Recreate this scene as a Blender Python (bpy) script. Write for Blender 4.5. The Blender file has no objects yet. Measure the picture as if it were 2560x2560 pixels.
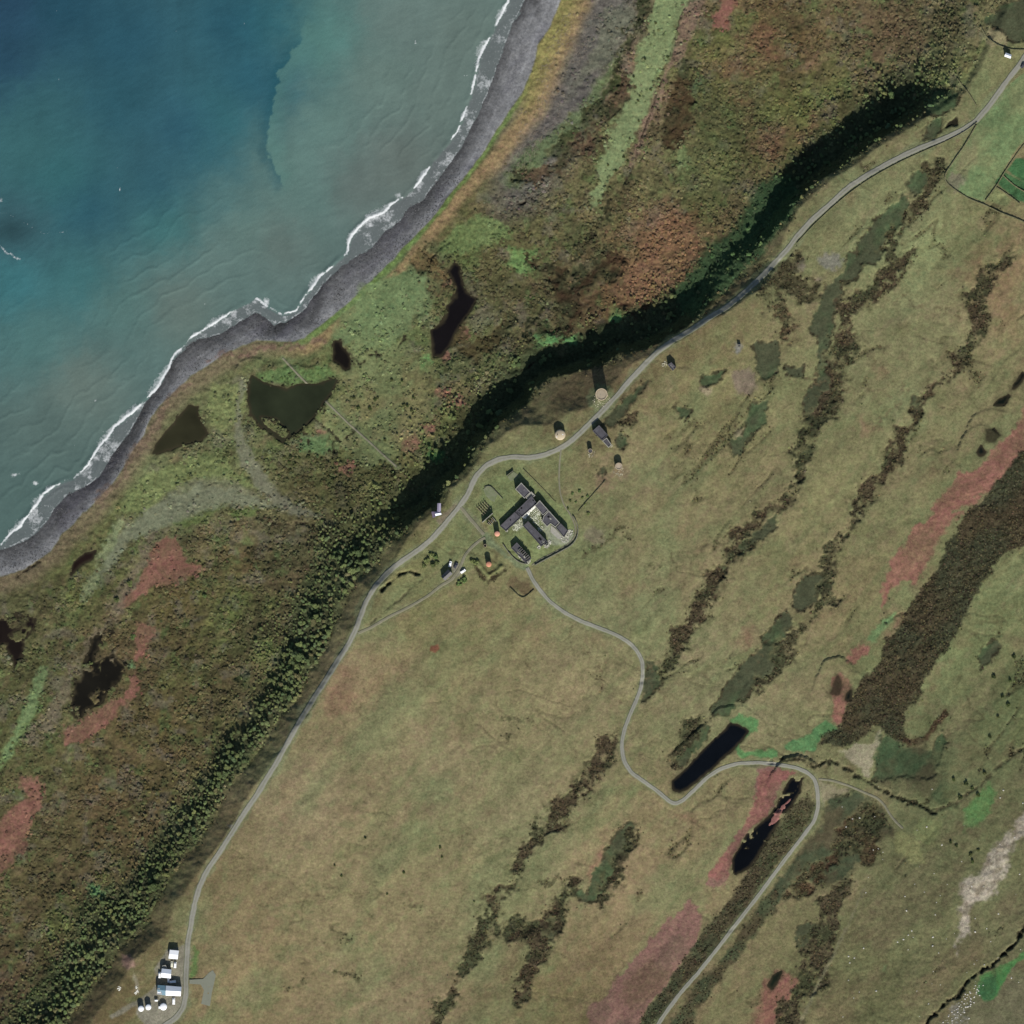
import bpy, math, random, re
import numpy as np
C = bpy.context
S = C.scene
random.seed(7); RNG = np.random.default_rng(7)
M_PX = 0.3                      # metres per photograph pixel
def wx(X): return (X-1280.0)*M_PX
def wy(Y): return (1280.0-Y)*M_PX

# ---------------------------------------------------------------- camera, sky, sun, exposure
CAM_H = 6000.0; REF_Z = 15.0
cam_d = bpy.data.cameras.new('camera'); cam = bpy.data.objects.new('camera', cam_d)
S.collection.objects.link(cam); S.camera = cam
cam.location = (0, 0, CAM_H+REF_Z); cam.rotation_euler = (0, 0, 0)
cam_d.sensor_width = 36; cam_d.lens = 36*CAM_H/768.0
cam_d.clip_start = 10; cam_d.clip_end = 20000
SUN_EL = math.radians(31); SUN_AZ = math.radians(171)     # azimuth clockwise from north (+y)
w = bpy.data.worlds.new('World'); S.world = w; w.use_nodes = True
nt = w.node_tree; nt.nodes.clear()
sky = nt.nodes.new('ShaderNodeTexSky'); sky.sky_type = 'NISHITA'; sky.sun_disc = False
sky.sun_elevation = SUN_EL; sky.sun_rotation = SUN_AZ; sky.air_density = 1.0; sky.dust_density = 0.6
bg = nt.nodes.new('ShaderNodeBackground'); bg.inputs[1].default_value = 0.06
wo = nt.nodes.new('ShaderNodeOutputWorld')
nt.links.new(sky.outputs[0], bg.inputs[0]); nt.links.new(bg.outputs[0], wo.inputs[0])
sd = bpy.data.lights.new('sun', 'SUN'); sd.energy = 4.5; sd.angle = math.radians(0.5); sd.color = (1.0, 0.96, 0.90)
sun = bpy.data.objects.new('sun', sd); S.collection.objects.link(sun)
sun.rotation_euler = (math.pi/2-SUN_EL, 0, math.pi-SUN_AZ)
S.view_settings.view_transform = 'Standard'; S.view_settings.look = 'None'
S.view_settings.gamma = 1; S.view_settings.use_curve_mapping = False
S.view_settings.exposure = 0.75
K = 1.22        # display value of a level sunlit surface of albedo 1 under this light and exposure

def lin(c):
    c = np.asarray(c, float)/255.0
    return np.where(c <= 0.04045, c/12.92, ((c+0.055)/1.055)**2.4)
def alb(c): return lin(c)/K

# ---------------------------------------------------------------- noise and polygon maths
PERM = RNG.random((257, 257)).astype(np.float32); PERM[256] = PERM[0]; PERM[:, 256] = PERM[:, 0]
def vnoise(x, y):
    xi = np.floor(x); yi = np.floor(y); fx = x-xi; fy = y-yi
    fx = fx*fx*(3-2*fx); fy = fy*fy*(3-2*fy)
    xi = xi.astype(np.int64) & 255; yi = yi.astype(np.int64) & 255
    a = PERM[yi, xi]; b = PERM[yi, xi+1]; c = PERM[yi+1, xi]; d = PERM[yi+1, xi+1]
    return (a+(b-a)*fx)*(1-fy)+(c+(d-c)*fx)*fy
def fbm(X, Y, wl, octv=4, seed=0, ang=0.0, stretch=1.0, gain=0.55):
    ca, sa = math.cos(ang), math.sin(ang)
    u = (X*ca+Y*sa)/stretch; v = -X*sa+Y*ca
    t = np.zeros_like(X, dtype=np.float32); a = 1.0; tot = 0
    for i in range(octv):
        t += a*(vnoise(u/wl+seed*17.3+i*31.7, v/wl+seed*7.9+i*11.3)-0.5); tot += a
        a *= gain; wl /= 2.03
    return t/tot*2      # about -1..1
def sstep(a, b, x):
    t = np.clip((x-a)/(b-a), 0, 1); return t*t*(3-2*t)
def pl(s, r=None):
    pts = np.array([[float(v) for v in p.split(',')] for p in s.split()])
    if r:
        ox = ((r-1) % 4)*640; oy = ((r-1)//4)*640
        pts = pts*0.33126+np.array([ox, oy])
    return pts
def dist_line(P, X, Y, side=False):
    best = np.full(X.shape, 1e9, dtype=np.float32); sg = np.ones(X.shape, dtype=np.float32)
    for (x0, y0), (x1, y1) in zip(P[:-1], P[1:]):
        dx, dy = x1-x0, y1-y0; L = dx*dx+dy*dy+1e-9
        t = np.clip(((X-x0)*dx+(Y-y0)*dy)/L, 0, 1)
        ex = X-(x0+t*dx); ey = Y-(y0+t*dy); d = ex*ex+ey*ey
        m = d < best
        best = np.where(m, d, best)
        if side: sg = np.where(m, np.sign(dx*ey-dy*ex), sg)
    best = np.sqrt(best)
    return best*sg if side else best
def sd_poly(P, X, Y):
    Q = np.vstack([P, P[:1]]); d = dist_line(Q, X, Y); ins = np.zeros(X.shape, bool)
    for (x0, y0), (x1, y1) in zip(Q[:-1], Q[1:]):
        if y0 == y1: continue
        c = ((y0 > Y) != (y1 > Y)) & (X < (x1-x0)*(Y-y0)/(y1-y0)+x0)
        ins ^= c
    return np.where(ins, -d, d)

# ---------------------------------------------------------------- the ground grid (photograph pixels, then metres)
GS = 3.0
inner = np.arange(-30, 2590.1, GS)
g = []; stp = GS
v = 0.0
while v < 9000:
    stp *= 1.45; v += stp; g.append(v)
g = np.array(g)
ax = np.concatenate([inner[0]-g[::-1], inner, inner[-1]+g])
NO = len(g); NI = len(inner); N = len(ax)
GX, GY = np.meshgrid(ax, ax); GX = GX.astype(np.float32); GY = GY.astype(np.float32)
W1 = fbm(GX, GY, 34, 4, 1)+.45*fbm(GX, GY, 10, 3, 91); W2 = fbm(GX, GY, 34, 4, 2)+.45*fbm(GX, GY, 10, 3, 92)       # domain warp fields
W3 = 1.3*fbm(GX, GY, 9, 3, 93)
STR = math.radians(-48)       # strike of the ridges (to the NE in the picture)

def ext(P, a, b): return np.vstack([[a], P, [b]])
SHORE = ext(pl("1312,0 1279,63 1256,123 1243,159 1226,212 1203,265 1177,318 1153,364 1124,407 1104,434 1087,454 1061,497 1024,517 998,553 958,580 938,606 915,626 880,645 839,676 806,710 782,743 763,772 729,796 683,812 660,792 640,778 596,806 547,835 497,845 474,859 437,888 417,931 397,965 361,1008 341,1047 315,1087 282,1134 252,1183 215,1215 165,1236 129,1279 113,1306 83,1333 56,1355 20,1366 0,1372"), (2700, -9500), (-9500, 3600))
BREAK = ext(pl("1269,0 1243,53 1206,123 1200,136 1190,179 1183,212 1170,252 1147,315 1120,358 1084,401 1044,460 1004,497 978,507 958,530 922,543 892,573 878,583 866,632 839,655 800,690 765,735 740,775 700,785 640,745 583,772 533,809 480,839 462,859 434,885 421,918 391,971 331,1031 285,1067 265,1094 238,1130 212,1167 180,1197 149,1203 103,1240 66,1288 50,1313 0,1358"), (2600, -9500), (-9500, 3500))
BEACH = ext(pl("1402,0 1379,56 1346,109 1330,172 1303,232 1280,265 1259,298 1230,341 1203,388 1177,421 1137,470 1097,523 1057,570 1004,623 988,643 925,703 878,749 839,782 799,812 763,842 729,855 683,852 640,850 610,862 563,882 517,915 474,941 441,975 397,1014 374,1047 358,1087 335,1120 308,1167 282,1203 252,1240 215,1280 205,1283 186,1306 152,1340 126,1376 99,1396 60,1422 23,1436 0,1442"), (2800, -9500), (-9500, 3700))
LIP = ext(pl("166,2560 205,2503 252,2447 278,2410 292,2371 331,2344 378,2304 391,2245 427,2198 464,2145 490,2112 517,2072 547,2029 570,1980 596,1940 640,1886 670,1843 703,1787 739,1755 749,1734 779,1671 799,1650 826,1598 832,1562 859,1525 872,1492 888,1446 932,1419 958,1389 971,1369 998,1340 1038,1300 1067,1280 1100,1250 1115,1215 1150,1190 1175,1160 1200,1110 1240,1078 1260,1050 1282,1035 1320,1012 1335,975 1375,947 1440,932 1500,917 1550,887 1610,877 1690,842 1740,802 1790,762 1830,702 1900,640 1945,572 1985,515 2030,470 2140,395 2200,350 2260,315 2330,270 2400,225 2440,160"), (-5000, 7500), (6500, -9000))
LIP = LIP[:]
# ---- signed distances, metres.  positive = towards the land / towards the lowland
wobX = GX+W1*5; wobY = GY+W2*5
d_shore = dist_line(SHORE, GX+W1*3, GY+W2*3, True)*M_PX
d_break = dist_line(BREAK, GX+W1*4, GY+W2*4, True)*M_PX
d_beach = dist_line(BEACH, GX+W1*3, GY+W2*3, True)*M_PX
d_lip = -dist_line(LIP, wobX, wobY, True)*M_PX
def gauss(cx, cy, r): return np.exp(-((GX-cx)**2+(GY-cy)**2)/(2*r*r))
def orient(d, px, py, want):
    i = np.argmin(np.abs(ax-px)); j = np.argmin(np.abs(ax-py))
    return d if np.sign(d[j, i]) == want else -d
d_shore = orient(d_shore, 2000, 2000, 1); d_break = orient(d_break, 2000, 2000, 1)
d_beach = orient(d_beach, 2000, 2000, 1)
d_lip = -orient(-d_lip, 1500, 1800, 1)            # negative on the plateau, positive below it

# ---------------------------------------------------------------- base heights
north = sstep(900, 1050, GX)*sstep(1450, 1350, GY)*(1-.75*gauss(1830, 690, 90))                  # the part with a real cliff
wst = 14.0*(1-north)+4*north+26*gauss(1430, 1000, 90)+10*gauss(1900, 700, 60)
slope = 0.53*(1-0.35*np.clip(gauss(1430, 1000, 90), 0, 1))
drop = slope*np.clip(d_lip+wst, 0, wst)
cw = 30*(1-north)+9*north
dcl = (7*(1-north)+16*north)*(1-sstep(2230, 2420, GX))
drop = drop+dcl*sstep(0, 1, d_lip/cw)
drop = drop+np.clip(d_lip-cw, 0, 90)*0.05
plat = 30+np.clip(-d_lip, 0, 700)*0.02
low = 2.6+np.clip(d_beach, 0, 120)*0.012+0.6*fbm(GX, GY, 160, 3, 5)
hi = plat-drop
t = sstep(2, 90, d_lip)
H = hi*(1-t)+np.minimum(hi, low+0.0*hi)*t
H = np.maximum(H, low-0.3)
rid = fbm(GX, GY, 150, 4, 6, STR, 2.6)
H += np.where(d_lip < 0, 1, 0)*rid*2.2*sstep(0, -40, d_lip)
H += sstep(2150, 2560, GX+0.35*(GY-1800))*sstep(1500, 2200, GY)*14*(GX-2000)/500*np.where(GX > 2000, 1, 0)   # hillside rising in the SE corner
shoreprof = np.where(d_shore > 0, np.clip(d_shore, 0, 40)*0.085, d_shore*0.06)
bw = np.maximum(d_shore-d_beach, 1)     # beach width
H = np.where(d_beach < 0, np.where(d_shore > 0, 3.0*np.clip(d_shore/bw, 0, 1), np.clip(shoreprof, -6, 3.2)), H)
H = np.where((d_beach >= 0) & (d_beach < 12), (3.0)*(1-sstep(0, 12, d_beach))+H*sstep(0, 12, d_beach), H)

# ---------------------------------------------------------------- base colours from control points
def ctrl(txt):
    return np.array([[float(v) for v in re.split('[,:]', p)] for p in txt.split()])
def idw(cp, pw=3.0, r0=60.0, wp=60):
    s = np.zeros(GX.shape, np.float32); acc = np.zeros(GX.shape+(3,), np.float32)
    xx = GX+W1*wp; yy = GY+W2*wp
    for x, y, r, g_, b in cp:
        wgt = 1.0/((((xx-x)**2+(yy-y)**2)+r0*r0)**(pw/2)*1e-6+1e-12)
        s += wgt; acc += wgt[..., None]*alb((r, g_, b)).astype(np.float32)
    return acc/s[..., None]
LANDCP = ctrl("900,1700:125,112,80 750,2000:128,115,84 1100,1900:122,112,80 900,2300:122,112,78 1200,2200:118,110,76 1000,2500:118,105,76 600,2400:122,108,76 1200,1500:115,105,72 1500,1500:108,108,74 1700,1400:118,108,76 1600,1150:118,110,76 1750,1000:112,105,70 1450,1700:122,114,80 1300,2050:118,115,80 1850,1700:115,112,78 2150,900:112,108,74 2300,800:112,112,76 2400,1100:108,102,70 2100,1500:112,102,70 1550,2200:128,112,80 1650,2100:118,106,74 1450,2400:115,100,70 1400,2520:100,92,60 2300,650:112,118,78 2500,700:122,102,72 2000,700:110,105,72 2100,450:110,115,78 2400,150:112,112,74 2450,2000:105,110,72 2300,2300:104,104,70 2150,2500:104,102,66 2400,2400:102,98,66 2500,2300:102,98,70 2500,1700:98,105,66 2350,1600:105,112,72 2540,2500:95,90,68 2250,1750:95,98,64 1150,1380:108,110,70 1050,1420:112,110,70 1350,1170:108,110,72 2300,500:108,110,74 2000,950:106,106,70 2000,1250:112,108,72 1750,700:95,88,58 1450,950:84,70,50 1380,1020:88,80,54 "
 "1500,60:100,100,80 1400,250:100,95,78 1500,400:98,98,62 1350,520:92,90,56 1600,200:120,95,75 1800,150:92,80,48 1850,300:85,80,48 1700,450:98,98,62 1700,600:112,85,55 1950,100:98,80,50 2100,300:88,85,50 2000,400:75,68,42 2250,80:100,78,58 2300,30:95,90,60 1300,750:78,78,48 1450,750:75,58,38 1600,700:110,82,56 1050,700:90,105,70 1150,620:88,80,48 1200,850:90,90,58 900,900:95,105,66 950,1100:92,98,58 750,900:90,100,62 600,1150:105,110,72 550,1240:105,112,75 800,1230:80,78,48 1000,1250:66,66,40 700,1290:95,92,65 400,1270:105,112,75 250,1330:92,96,58 200,1480:82,84,50 60,1450:85,85,55 100,1700:78,80,48 300,1650:92,78,52 450,1500:86,78,44 500,1700:80,74,44 600,1400:88,72,44 400,1850:85,76,44 300,2050:90,76,48 200,2200:85,78,50 150,2350:85,80,48 50,2500:78,62,45 600,1600:74,76,46 700,1450:66,68,42 620,1290:85,78,54 30,1900:82,84,50")
COL = idw(LANDCP)  # brown points by the round tower hold slope shade as well as heath
SCR = np.where(d_lip > 0, 0.75, 0.03)*sstep(10, 40, d_beach)          # scrub density 0..1
SCR = SCR.astype(np.float32)
BUMP = np.where(d_lip > 0, 0.30, 0.08).astype(np.float32)             # ground relief, metres
def paint(P, col=None, warp=8, feather=4, a=1.0, scr=None, bump=None, dh=0.0, holes=0.0, hs=12, line=None, c2=None, ns=40):
    """blend a ground cover into the area of a polygon (or a band round a polyline)"""
    m = 40+feather+warp+(line or 0)
    x0, y0 = P.min(0)-m; x1, y1 = P.max(0)+m
    i0, i1 = np.searchsorted(ax, [x0, x1]); j0, j1 = np.searchsorted(ax, [y0, y1])
    if i1 <= i0 or j1 <= j0: return
    sl = (slice(j0, j1), slice(i0, i1))
    X = GX[sl]+W1[sl]*warp; Y = GY[sl]+W2[sl]*warp
    sdv = (dist_line(P, X, Y)-line*((1+1.1*fbm(GX[sl], GY[sl], 55, 2, 25)) if line > 6 else 1)) if line else sd_poly(P, X, Y)
    sdv = sdv+W3[sl]*min(6.0, warp*.7)
    k = sstep(feather, -feather, sdv)*a
    if holes:
        n = fbm(GX[sl], GY[sl], hs, 3, 21)
        k = k*sstep(holes-1.1, holes-0.5, -n+0.15)
    if col is not None:
        cc = alb(col).astype(np.float32)
        if c2 is not None:
            q = (sstep(-.2, .35, fbm(GX[sl], GY[sl], ns, 4, 23, STR, 1.5)))[..., None]; cc = cc*(1-q)+alb(c2).astype(np.float32)*q
        COL[sl] = COL[sl]*(1-k[..., None])+cc*k[..., None]
    if scr is not None: SCR[sl] = SCR[sl]*(1-k)+scr*k
    if bump is not None: BUMP[sl] = BUMP[sl]*(1-k)+bump*k
    if dh: H[sl] += dh*k

# broad mottling: green / tan / reddish drifts on the moor
n1 = fbm(GX, GY, 120, 5, 8, STR, 1.8); n2 = fbm(GX, GY, 70, 4, 9); n3 = fbm(GX, GY, 45, 4, 10, STR+0.5, 2.2)
def tintmix(mask, col):
    global COL
    COL = COL*(1-mask[..., None])+alb(col).astype(np.float32)*mask[..., None]
onp = sstep(6, -6, d_lip)
tintmix(0.55*sstep(0.10, 0.55, n1)*onp, (104, 112, 74))
tintmix(0.35*sstep(0.12, 0.6, -n1)*onp, (126, 110, 80))
tintmix(0.30*sstep(0.22, 0.6, n2)*onp, (112, 90, 66))
tintmix(0.40*sstep(0.25, 0.55, n3)*onp, (90, 96, 60))
lowm = (1-onp)*sstep(2, 25, d_beach)
tintmix(0.55*sstep(0.10, 0.5, n1)*lowm, (96, 108, 56))
tintmix(0.28*sstep(0.10, 0.5, -n2)*lowm, (104, 84, 60))
tintmix(0.50*sstep(0.15, 0.5, n3)*lowm, (66, 66, 40))
tintmix(0.40*sstep(0.25, 0.6, n2)*lowm, (82, 94, 58))

n4 = fbm(GX, GY, 26, 4, 11); n5 = fbm(GX, GY, 20, 4, 15, STR, 1.6); n6 = fbm(GX, GY, 34, 4, 16)
tintmix(0.60*sstep(0.08, 0.5, n4)*lowm, (78, 96, 54))
tintmix(0.38*sstep(0.08, 0.5, n5)*lowm, (108, 92, 66))
tintmix(0.50*sstep(0.10, 0.5, n6)*lowm, (98, 92, 78))
tintmix(0.50*sstep(0.12, 0.5, -n6)*lowm, (56, 52, 36))
tintmix(0.30*sstep(0.15, 0.5, n4)*onp, (98, 108, 70)); tintmix(0.20*sstep(0.15, 0.5, n5)*onp, (120, 100, 78))
cre = sstep(.030, .004, np.abs(fbm(GX, GY, 110, 4, 17, math.radians(25), 2.2)))*sstep(-.1, .3, fbm(GX, GY, 120, 3, 18))
tintmix(0.55*cre*onp, (80, 74, 50)); H -= .25*cre*onp
cre2 = sstep(.05, .005, np.abs(fbm(GX, GY, 60, 4, 19, math.radians(10), 1.6)))*sstep(-.25, .2, fbm(GX, GY, 90, 3, 20))
tintmix(0.55*cre2*lowm, (44, 42, 28)); H -= .35*cre2*lowm
ln_ = sstep(.05, .012, np.abs(fbm(GX, GY, 130, 4, 26, STR, 3.2)))*sstep(.0, .3, fbm(GX, GY, 90, 4, 27))*sstep(1350, 1600, GX)*onp
tintmix(0.6*ln_, (74, 70, 46)); SCR = np.maximum(SCR, .45*ln_); H -= .4*ln_
ln2 = sstep(.10, .02, np.abs(fbm(GX, GY, 170, 3, 28, STR, 4.0)))*onp; tintmix(0.30*ln2, (98, 106, 68))
# ---- beach, dune and foreshore covers by distance
ne = sstep(1050, 1300, GX)
wet = sstep(9, 1, d_shore)
bn = fbm(GX, GY, 40, 5, 12, STR-0.25, 3.0)
bc = alb((98, 98, 98))*(1-ne[..., None])+alb((110, 110, 110))*ne[..., None]
bc = bc*(1+0.30*bn[..., None])
dk = sstep(0.1, 0.45, fbm(GX, GY, 60, 4, 13, STR-0.25, 2.0))*sstep(0, 4, -d_beach)
up_ = np.clip(-d_beach/np.maximum(bw, 4), 0, 1)
bc = bc*(1.36-.34*sstep(.25, .6, up_+.25*bn))[..., None]
tl = np.exp(-((np.mod(d_shore+2.0*fbm(GX, GY, 60, 3, 24), 7.5)-3.7)/.55)**2); bc = bc*(1+.20*tl[..., None])
bc = bc*(1-0.36*dk[..., None])
lm = sstep(8, 1, -d_beach)*(1-ne); bc = bc*(1+0.22*lm[..., None])
pur = sstep(0.0, 0.5, fbm(GX, GY, 50, 4, 14, STR, 2.5)); bc = bc*(1-0.35*pur[..., None])+alb((82, 79, 90))*0.35*pur[..., None]
bc = bc*(1-0.35*wet[..., None])
bm = sstep(0.5, -0.8, d_beach)
COL = COL*(1-bm[..., None])+bc.astype(np.float32)*bm[..., None]
SCR *= (1-bm); BUMP = BUMP*(1-bm)+0.10*bm
q = sstep(-0.5, 1.0, d_beach)
mid = sstep(640, 800, GX)
tintmix(0.75*q*sstep(5, 2, d_beach+1.5*n2)*mid*(1-0.7*sstep(1300, 1380, GX)), (92, 116, 58))       # green line on the shingle crest
dn = (d_beach+3*n2)/(1+1.0*sstep(1120, 1380, GX))
tintmix(0.85*q*sstep(3, 6, dn)*sstep(15, 9, dn)*mid, (134, 112, 78))                                # orange brown dune grass
tintmix(0.85*q*sstep(10, 3, dn)*sstep(1270, 1340, GX), (126, 118, 66))                                # yellow upper strand
tintmix(0.8*sstep(8, 14, dn)*sstep(34, 22, dn)*sstep(1180, 1300, GX), (92, 88, 84))
tintmix(0.7*q*sstep(16, 6, dn)*(1-mid), (106, 92, 72))
SCR *= np.clip(sstep(12, 40, d_beach)+0.0, 0, 1)

# ---- river gully: dark floor with the cliff's shadow painted into it
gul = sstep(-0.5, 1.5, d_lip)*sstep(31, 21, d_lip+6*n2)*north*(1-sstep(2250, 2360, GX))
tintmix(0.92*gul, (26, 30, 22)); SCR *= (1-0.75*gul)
strip = sstep(0, -2, d_lip)*sstep(-wst-4, -wst+2, d_lip)
tintmix(0.35*strip, (92, 84, 60)); SCR = SCR*(1-strip)+0.02*strip

# ---------------------------------------------------------------- painted covers
RUST = (124, 84, 70); PINK = (124, 88, 78); DKG = (62, 66, 47); DKB = (62, 52, 38); HEA = (58, 54, 38)
GRN = (84, 124, 72); LGR = (122, 138, 92)
# forest floor along the slope
FOR1 = pl("-60,2620 60,2500 130,2420 180,2330 200,2260 230,2240 330,2200 370,2120 400,2060 470,1990 520,1900 560,1850 620,1800 660,1720 690,1640 720,1560 740,1480 780,1420 800,1340 870,1290 950,1240 1040,1180 1060,1120 1130,1080 1180,1020 1230,950 1270,890 1310,870 1400,850 1480,830 1560,790 1620,730 1700,670 1780,620 1830,560 1890,500 1960,430 2080,345 2130,270 2200,190 2280,170 2340,200 2330,270 2260,315 2140,395 2030,470 1985,515 1945,572 1900,640 1830,702 1740,802 1610,877 1500,917 1375,947 1320,1012 1240,1078 1150,1190 1100,1250 1038,1300 971,1369 932,1419 888,1446 859,1525 832,1562 799,1650 749,1734 703,1787 640,1886 596,1940 547,2029 490,2112 427,2198 391,2245 378,2304 292,2371 252,2447 166,2560 140,2620")
paint(FOR1, (62, 70, 44), 14, 14, 0.75, scr=0.9, bump=0.5)
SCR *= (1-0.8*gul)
# smooth dark green slope (north-east)
DGS = pl("1690,720 1760,640 1850,560 1900,450 1990,440 2000,520 1950,580 1900,650 1820,720 1740,790 1700,780")
paint(DGS, (50, 72, 44), 12, 12, 0.85, scr=0.5, bump=0.25)
paint(pl("470,1250 560,1170 700,1130 1100,1100 1110,1050 1200,1000 1210,1090 1040,1230 1010,1330 800,1360 760,1300 560,1290", None), (80, 80, 46), 14, 14, 0.4, scr=0.85)
# bracken and red moor
for r, s, a in [(9, "1200,220 1320,200 1350,270 1400,370 1500,400 1500,470 1300,540 1100,600 950,720 880,750 930,640 1000,540 1090,430 1120,320", 1),
  (9, "1030,830 1160,850 1160,930 1100,1000 1080,1100 1000,1120 1000,1000", .9),
  (9, "780,1450 900,1420 1050,1220 1060,1290 1000,1400 900,1480 860,1560 700,1700 600,1740 480,1760 450,1650 560,1610 650,1530", .95),
  (13, "150,30 280,60 330,170 300,320 230,440 150,560 200,620 120,680 60,760 -100,860 -100,450 60,340 120,250 200,220 130,130", .95),
  (8, "1932,1150 1800,1330 1680,1470 1550,1620 1430,1650 1350,1760 1230,1880 1230,1990 1400,1930 1700,1740 1800,1600 1990,1480", 1),
  (12, "1230,0 1100,110 960,300 880,450 850,600 840,720 860,690 940,560 1020,500 1100,540 1200,370 1260,250 1330,130 1420,50 1480,0", .95),
  (12, "600,1060 700,1000 760,1010 740,1080 650,1150 590,1110", 1), (12, "480,1230 540,1210 600,1290 590,1420 580,1560 520,1600 480,1570 490,1420 450,1360 460,1280", 1),
  (12, "1060,760 980,800 930,880 850,940 900,950 960,880 1050,790", .7),
  (11, "1740,910 1800,880 1760,990 1720,970", .8), (3, "1590,-60 1700,-60 1680,100 1630,200 1520,200 1500,120 1570,80", 1),
  (10, "640,1180 760,1200 720,1500 560,1560 500,1450 580,1290", .55), (3, "980,1500 1130,1480 1300,1560 1400,1700 1400,1990 1000,1990 900,1800 780,1760 960,1640", .35),
  (7, "800,60 900,-20 1350,-20 1400,80 1250,170 1150,260 1080,330 900,320 800,280", .35),
  (16, "-30,1580 60,1520 150,1560 210,1580 160,1720 90,1850 30,1990 -60,1990", 1), (15, "1990,1560 1860,1700 1780,1990 2100,1990", .8),
  (16, "1560,200 1640,140 1660,200 1630,320 1550,310", .7), (4, "-40,980 60,960 90,1120 0,1200 -60,1150", .5), (4, "300,420 380,400 360,500 300,480", .6),
  (15, "630,760 600,830 570,800 660,620 690,610 680,680", .8), (15, "1240,340 1340,360 1400,420 1330,400", .7),
  (8, "800,860 850,840 900,900 850,910", .5), (8, "680,1210 820,1300 720,1340", .5)]:
    P = pl(s, r); paint(P, RUST, 14, 5 if a > .8 else 18, a*.94, c2=(110, 82, 64), ns=50, scr=0.06 if a > .8 else None, bump=0.12 if a > .8 else None)
for r, s in [(15, "1840,-40 1990,-40 1960,280 1830,380 1780,450 1700,570 1600,680 1540,760 1480,830 1470,880 1560,900 1620,840 1640,760 1650,700 1680,560 1760,430 1820,330 1820,150"),
  (16, "-60,-40 70,-30 140,60 80,180 0,290 -60,360"),
  (15, "1230,1070 1120,1200 1010,1330 860,1500 720,1680 600,1790 530,2000 900,2000 1000,1830 1140,1650 1230,1530 1300,1420 1400,1300 1420,1190 1400,1040 1320,1000")]:
    paint(pl(s, r), (118, 86, 76), 12, 4, .93, c2=(106, 82, 70), ns=60, scr=0.05, bump=0.10)
paint(pl("1050,1430 1100,1480 1230,1530 1060,1720 900,1800 820,1720 880,1560", 15), (92, 76, 56), 12, 14, .6)
for x, y, r_ in [(1154, 832, 20), (882, 1103, 22), (938, 1080, 18), (1020, 1105, 27), (868, 1168, 17), (1107, 981, 17), (806, 1084, 14), (1125, 705, 8), (1070, 1070, 14), (1145, 1005, 14), (1115, 885, 12), (830, 1600, 0)]:
    if r_:
        th = np.linspace(0, 6.283, 11)[:-1]
        paint(np.c_[x+r_*np.cos(th)*1.15, y+r_*np.sin(th)*.9], RUST, 12, 4, .85, scr=.15)
paint(pl("1078,1615 1096,1612 1100,1622 1090,1630 1076,1626"), (112, 70, 50), 3, 2, .9)
paint(pl("305,2385 325,2382 340,2400 340,2415 320,2420 304,2405"), (122, 98, 84), 5, 4, .9, scr=.02)
# green covers
paint(pl("1080,-60 1330,-60 1280,150 1240,330 1180,480 1110,560 1060,720 1030,820 970,950 900,1080 840,1240 760,1330 710,1420 650,1560 600,1570 640,1400 680,1200 740,1050 800,850 850,650 940,480 960,350 1040,200", 3), (116, 130, 86), 16, 6, .88, scr=.08, bump=.06)
paint(pl("1310,10 1450,0 1350,300 1300,420 1180,560 1040,960 960,1160 880,1260 1000,900 1180,500 1260,250", 3), (118, 96, 80), 8, 5, .75, scr=.12)
paint(pl("1932,560 2200,300 2600,500 2100,1050 1932,1050 1830,1180 1700,1400 1620,1530 1480,1480 1340,1380 1330,1310 1560,950 1700,780 1860,600", 4), (94, 112, 72), 3, 3, .95, c2=(104, 112, 74), ns=60, scr=.0, bump=.04)
paint(pl("1450,1150 1550,1050 1560,1200 1450,1350 1400,1340", 4), (118, 108, 78), 12, 14, .6)
paint(pl("1790,1290 1860,1200 2050,1220 2050,1390 1900,1370", 4), (56, 92, 54), 2, 2, 1, scr=0, bump=.03)
paint(pl("1700,1380 1770,1300 2050,1450 2050,1600 1860,1510", 4), (58, 90, 54), 2, 2, 1, scr=0, bump=.03)
paint(pl("1640,1440 1700,1420 1830,1520 1790,1560 1640,1520", 4), (104, 112, 72), 2, 3, .8, scr=.1)
paint(pl("2000,1280 1850,1400 1690,1490 1580,1550 1550,1640 1600,1730 1690,1720 1750,1600 1860,1440 2000,1380", 16), (64, 112, 58), 5, 3, .95, scr=.02, bump=.05)
paint(pl("1580,1590 1700,1520 1700,1690 1620,1740 1560,1680", 16), (52, 84, 52), 5, 4, .8)
paint(pl("1440,1740 1560,1700 1700,1760 1760,1650 1990,1450 1990,2000 1200,2000", 16), (98, 96, 70), 8, 10, .7, scr=.12)
paint(pl("1640,1560 1700,1520 1860,1560 1850,1640 1780,1680 1700,1740 1750,1810 1990,1780 1990,1850 1720,1840 1660,1770 1770,1650 1700,1590 1640,1600", 11), (74, 116, 66), 6, 3, .9, scr=.05)
paint(pl("120,1750 300,1680 420,1560 540,1640 400,1680 330,1800 130,1790", 12), (70, 112, 66), 6, 3, .85, scr=.05)
paint(pl("860,820 940,760 920,840 850,930 780,990 740,960 800,880", 12), (92, 122, 76), 8, 5, .7)
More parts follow.
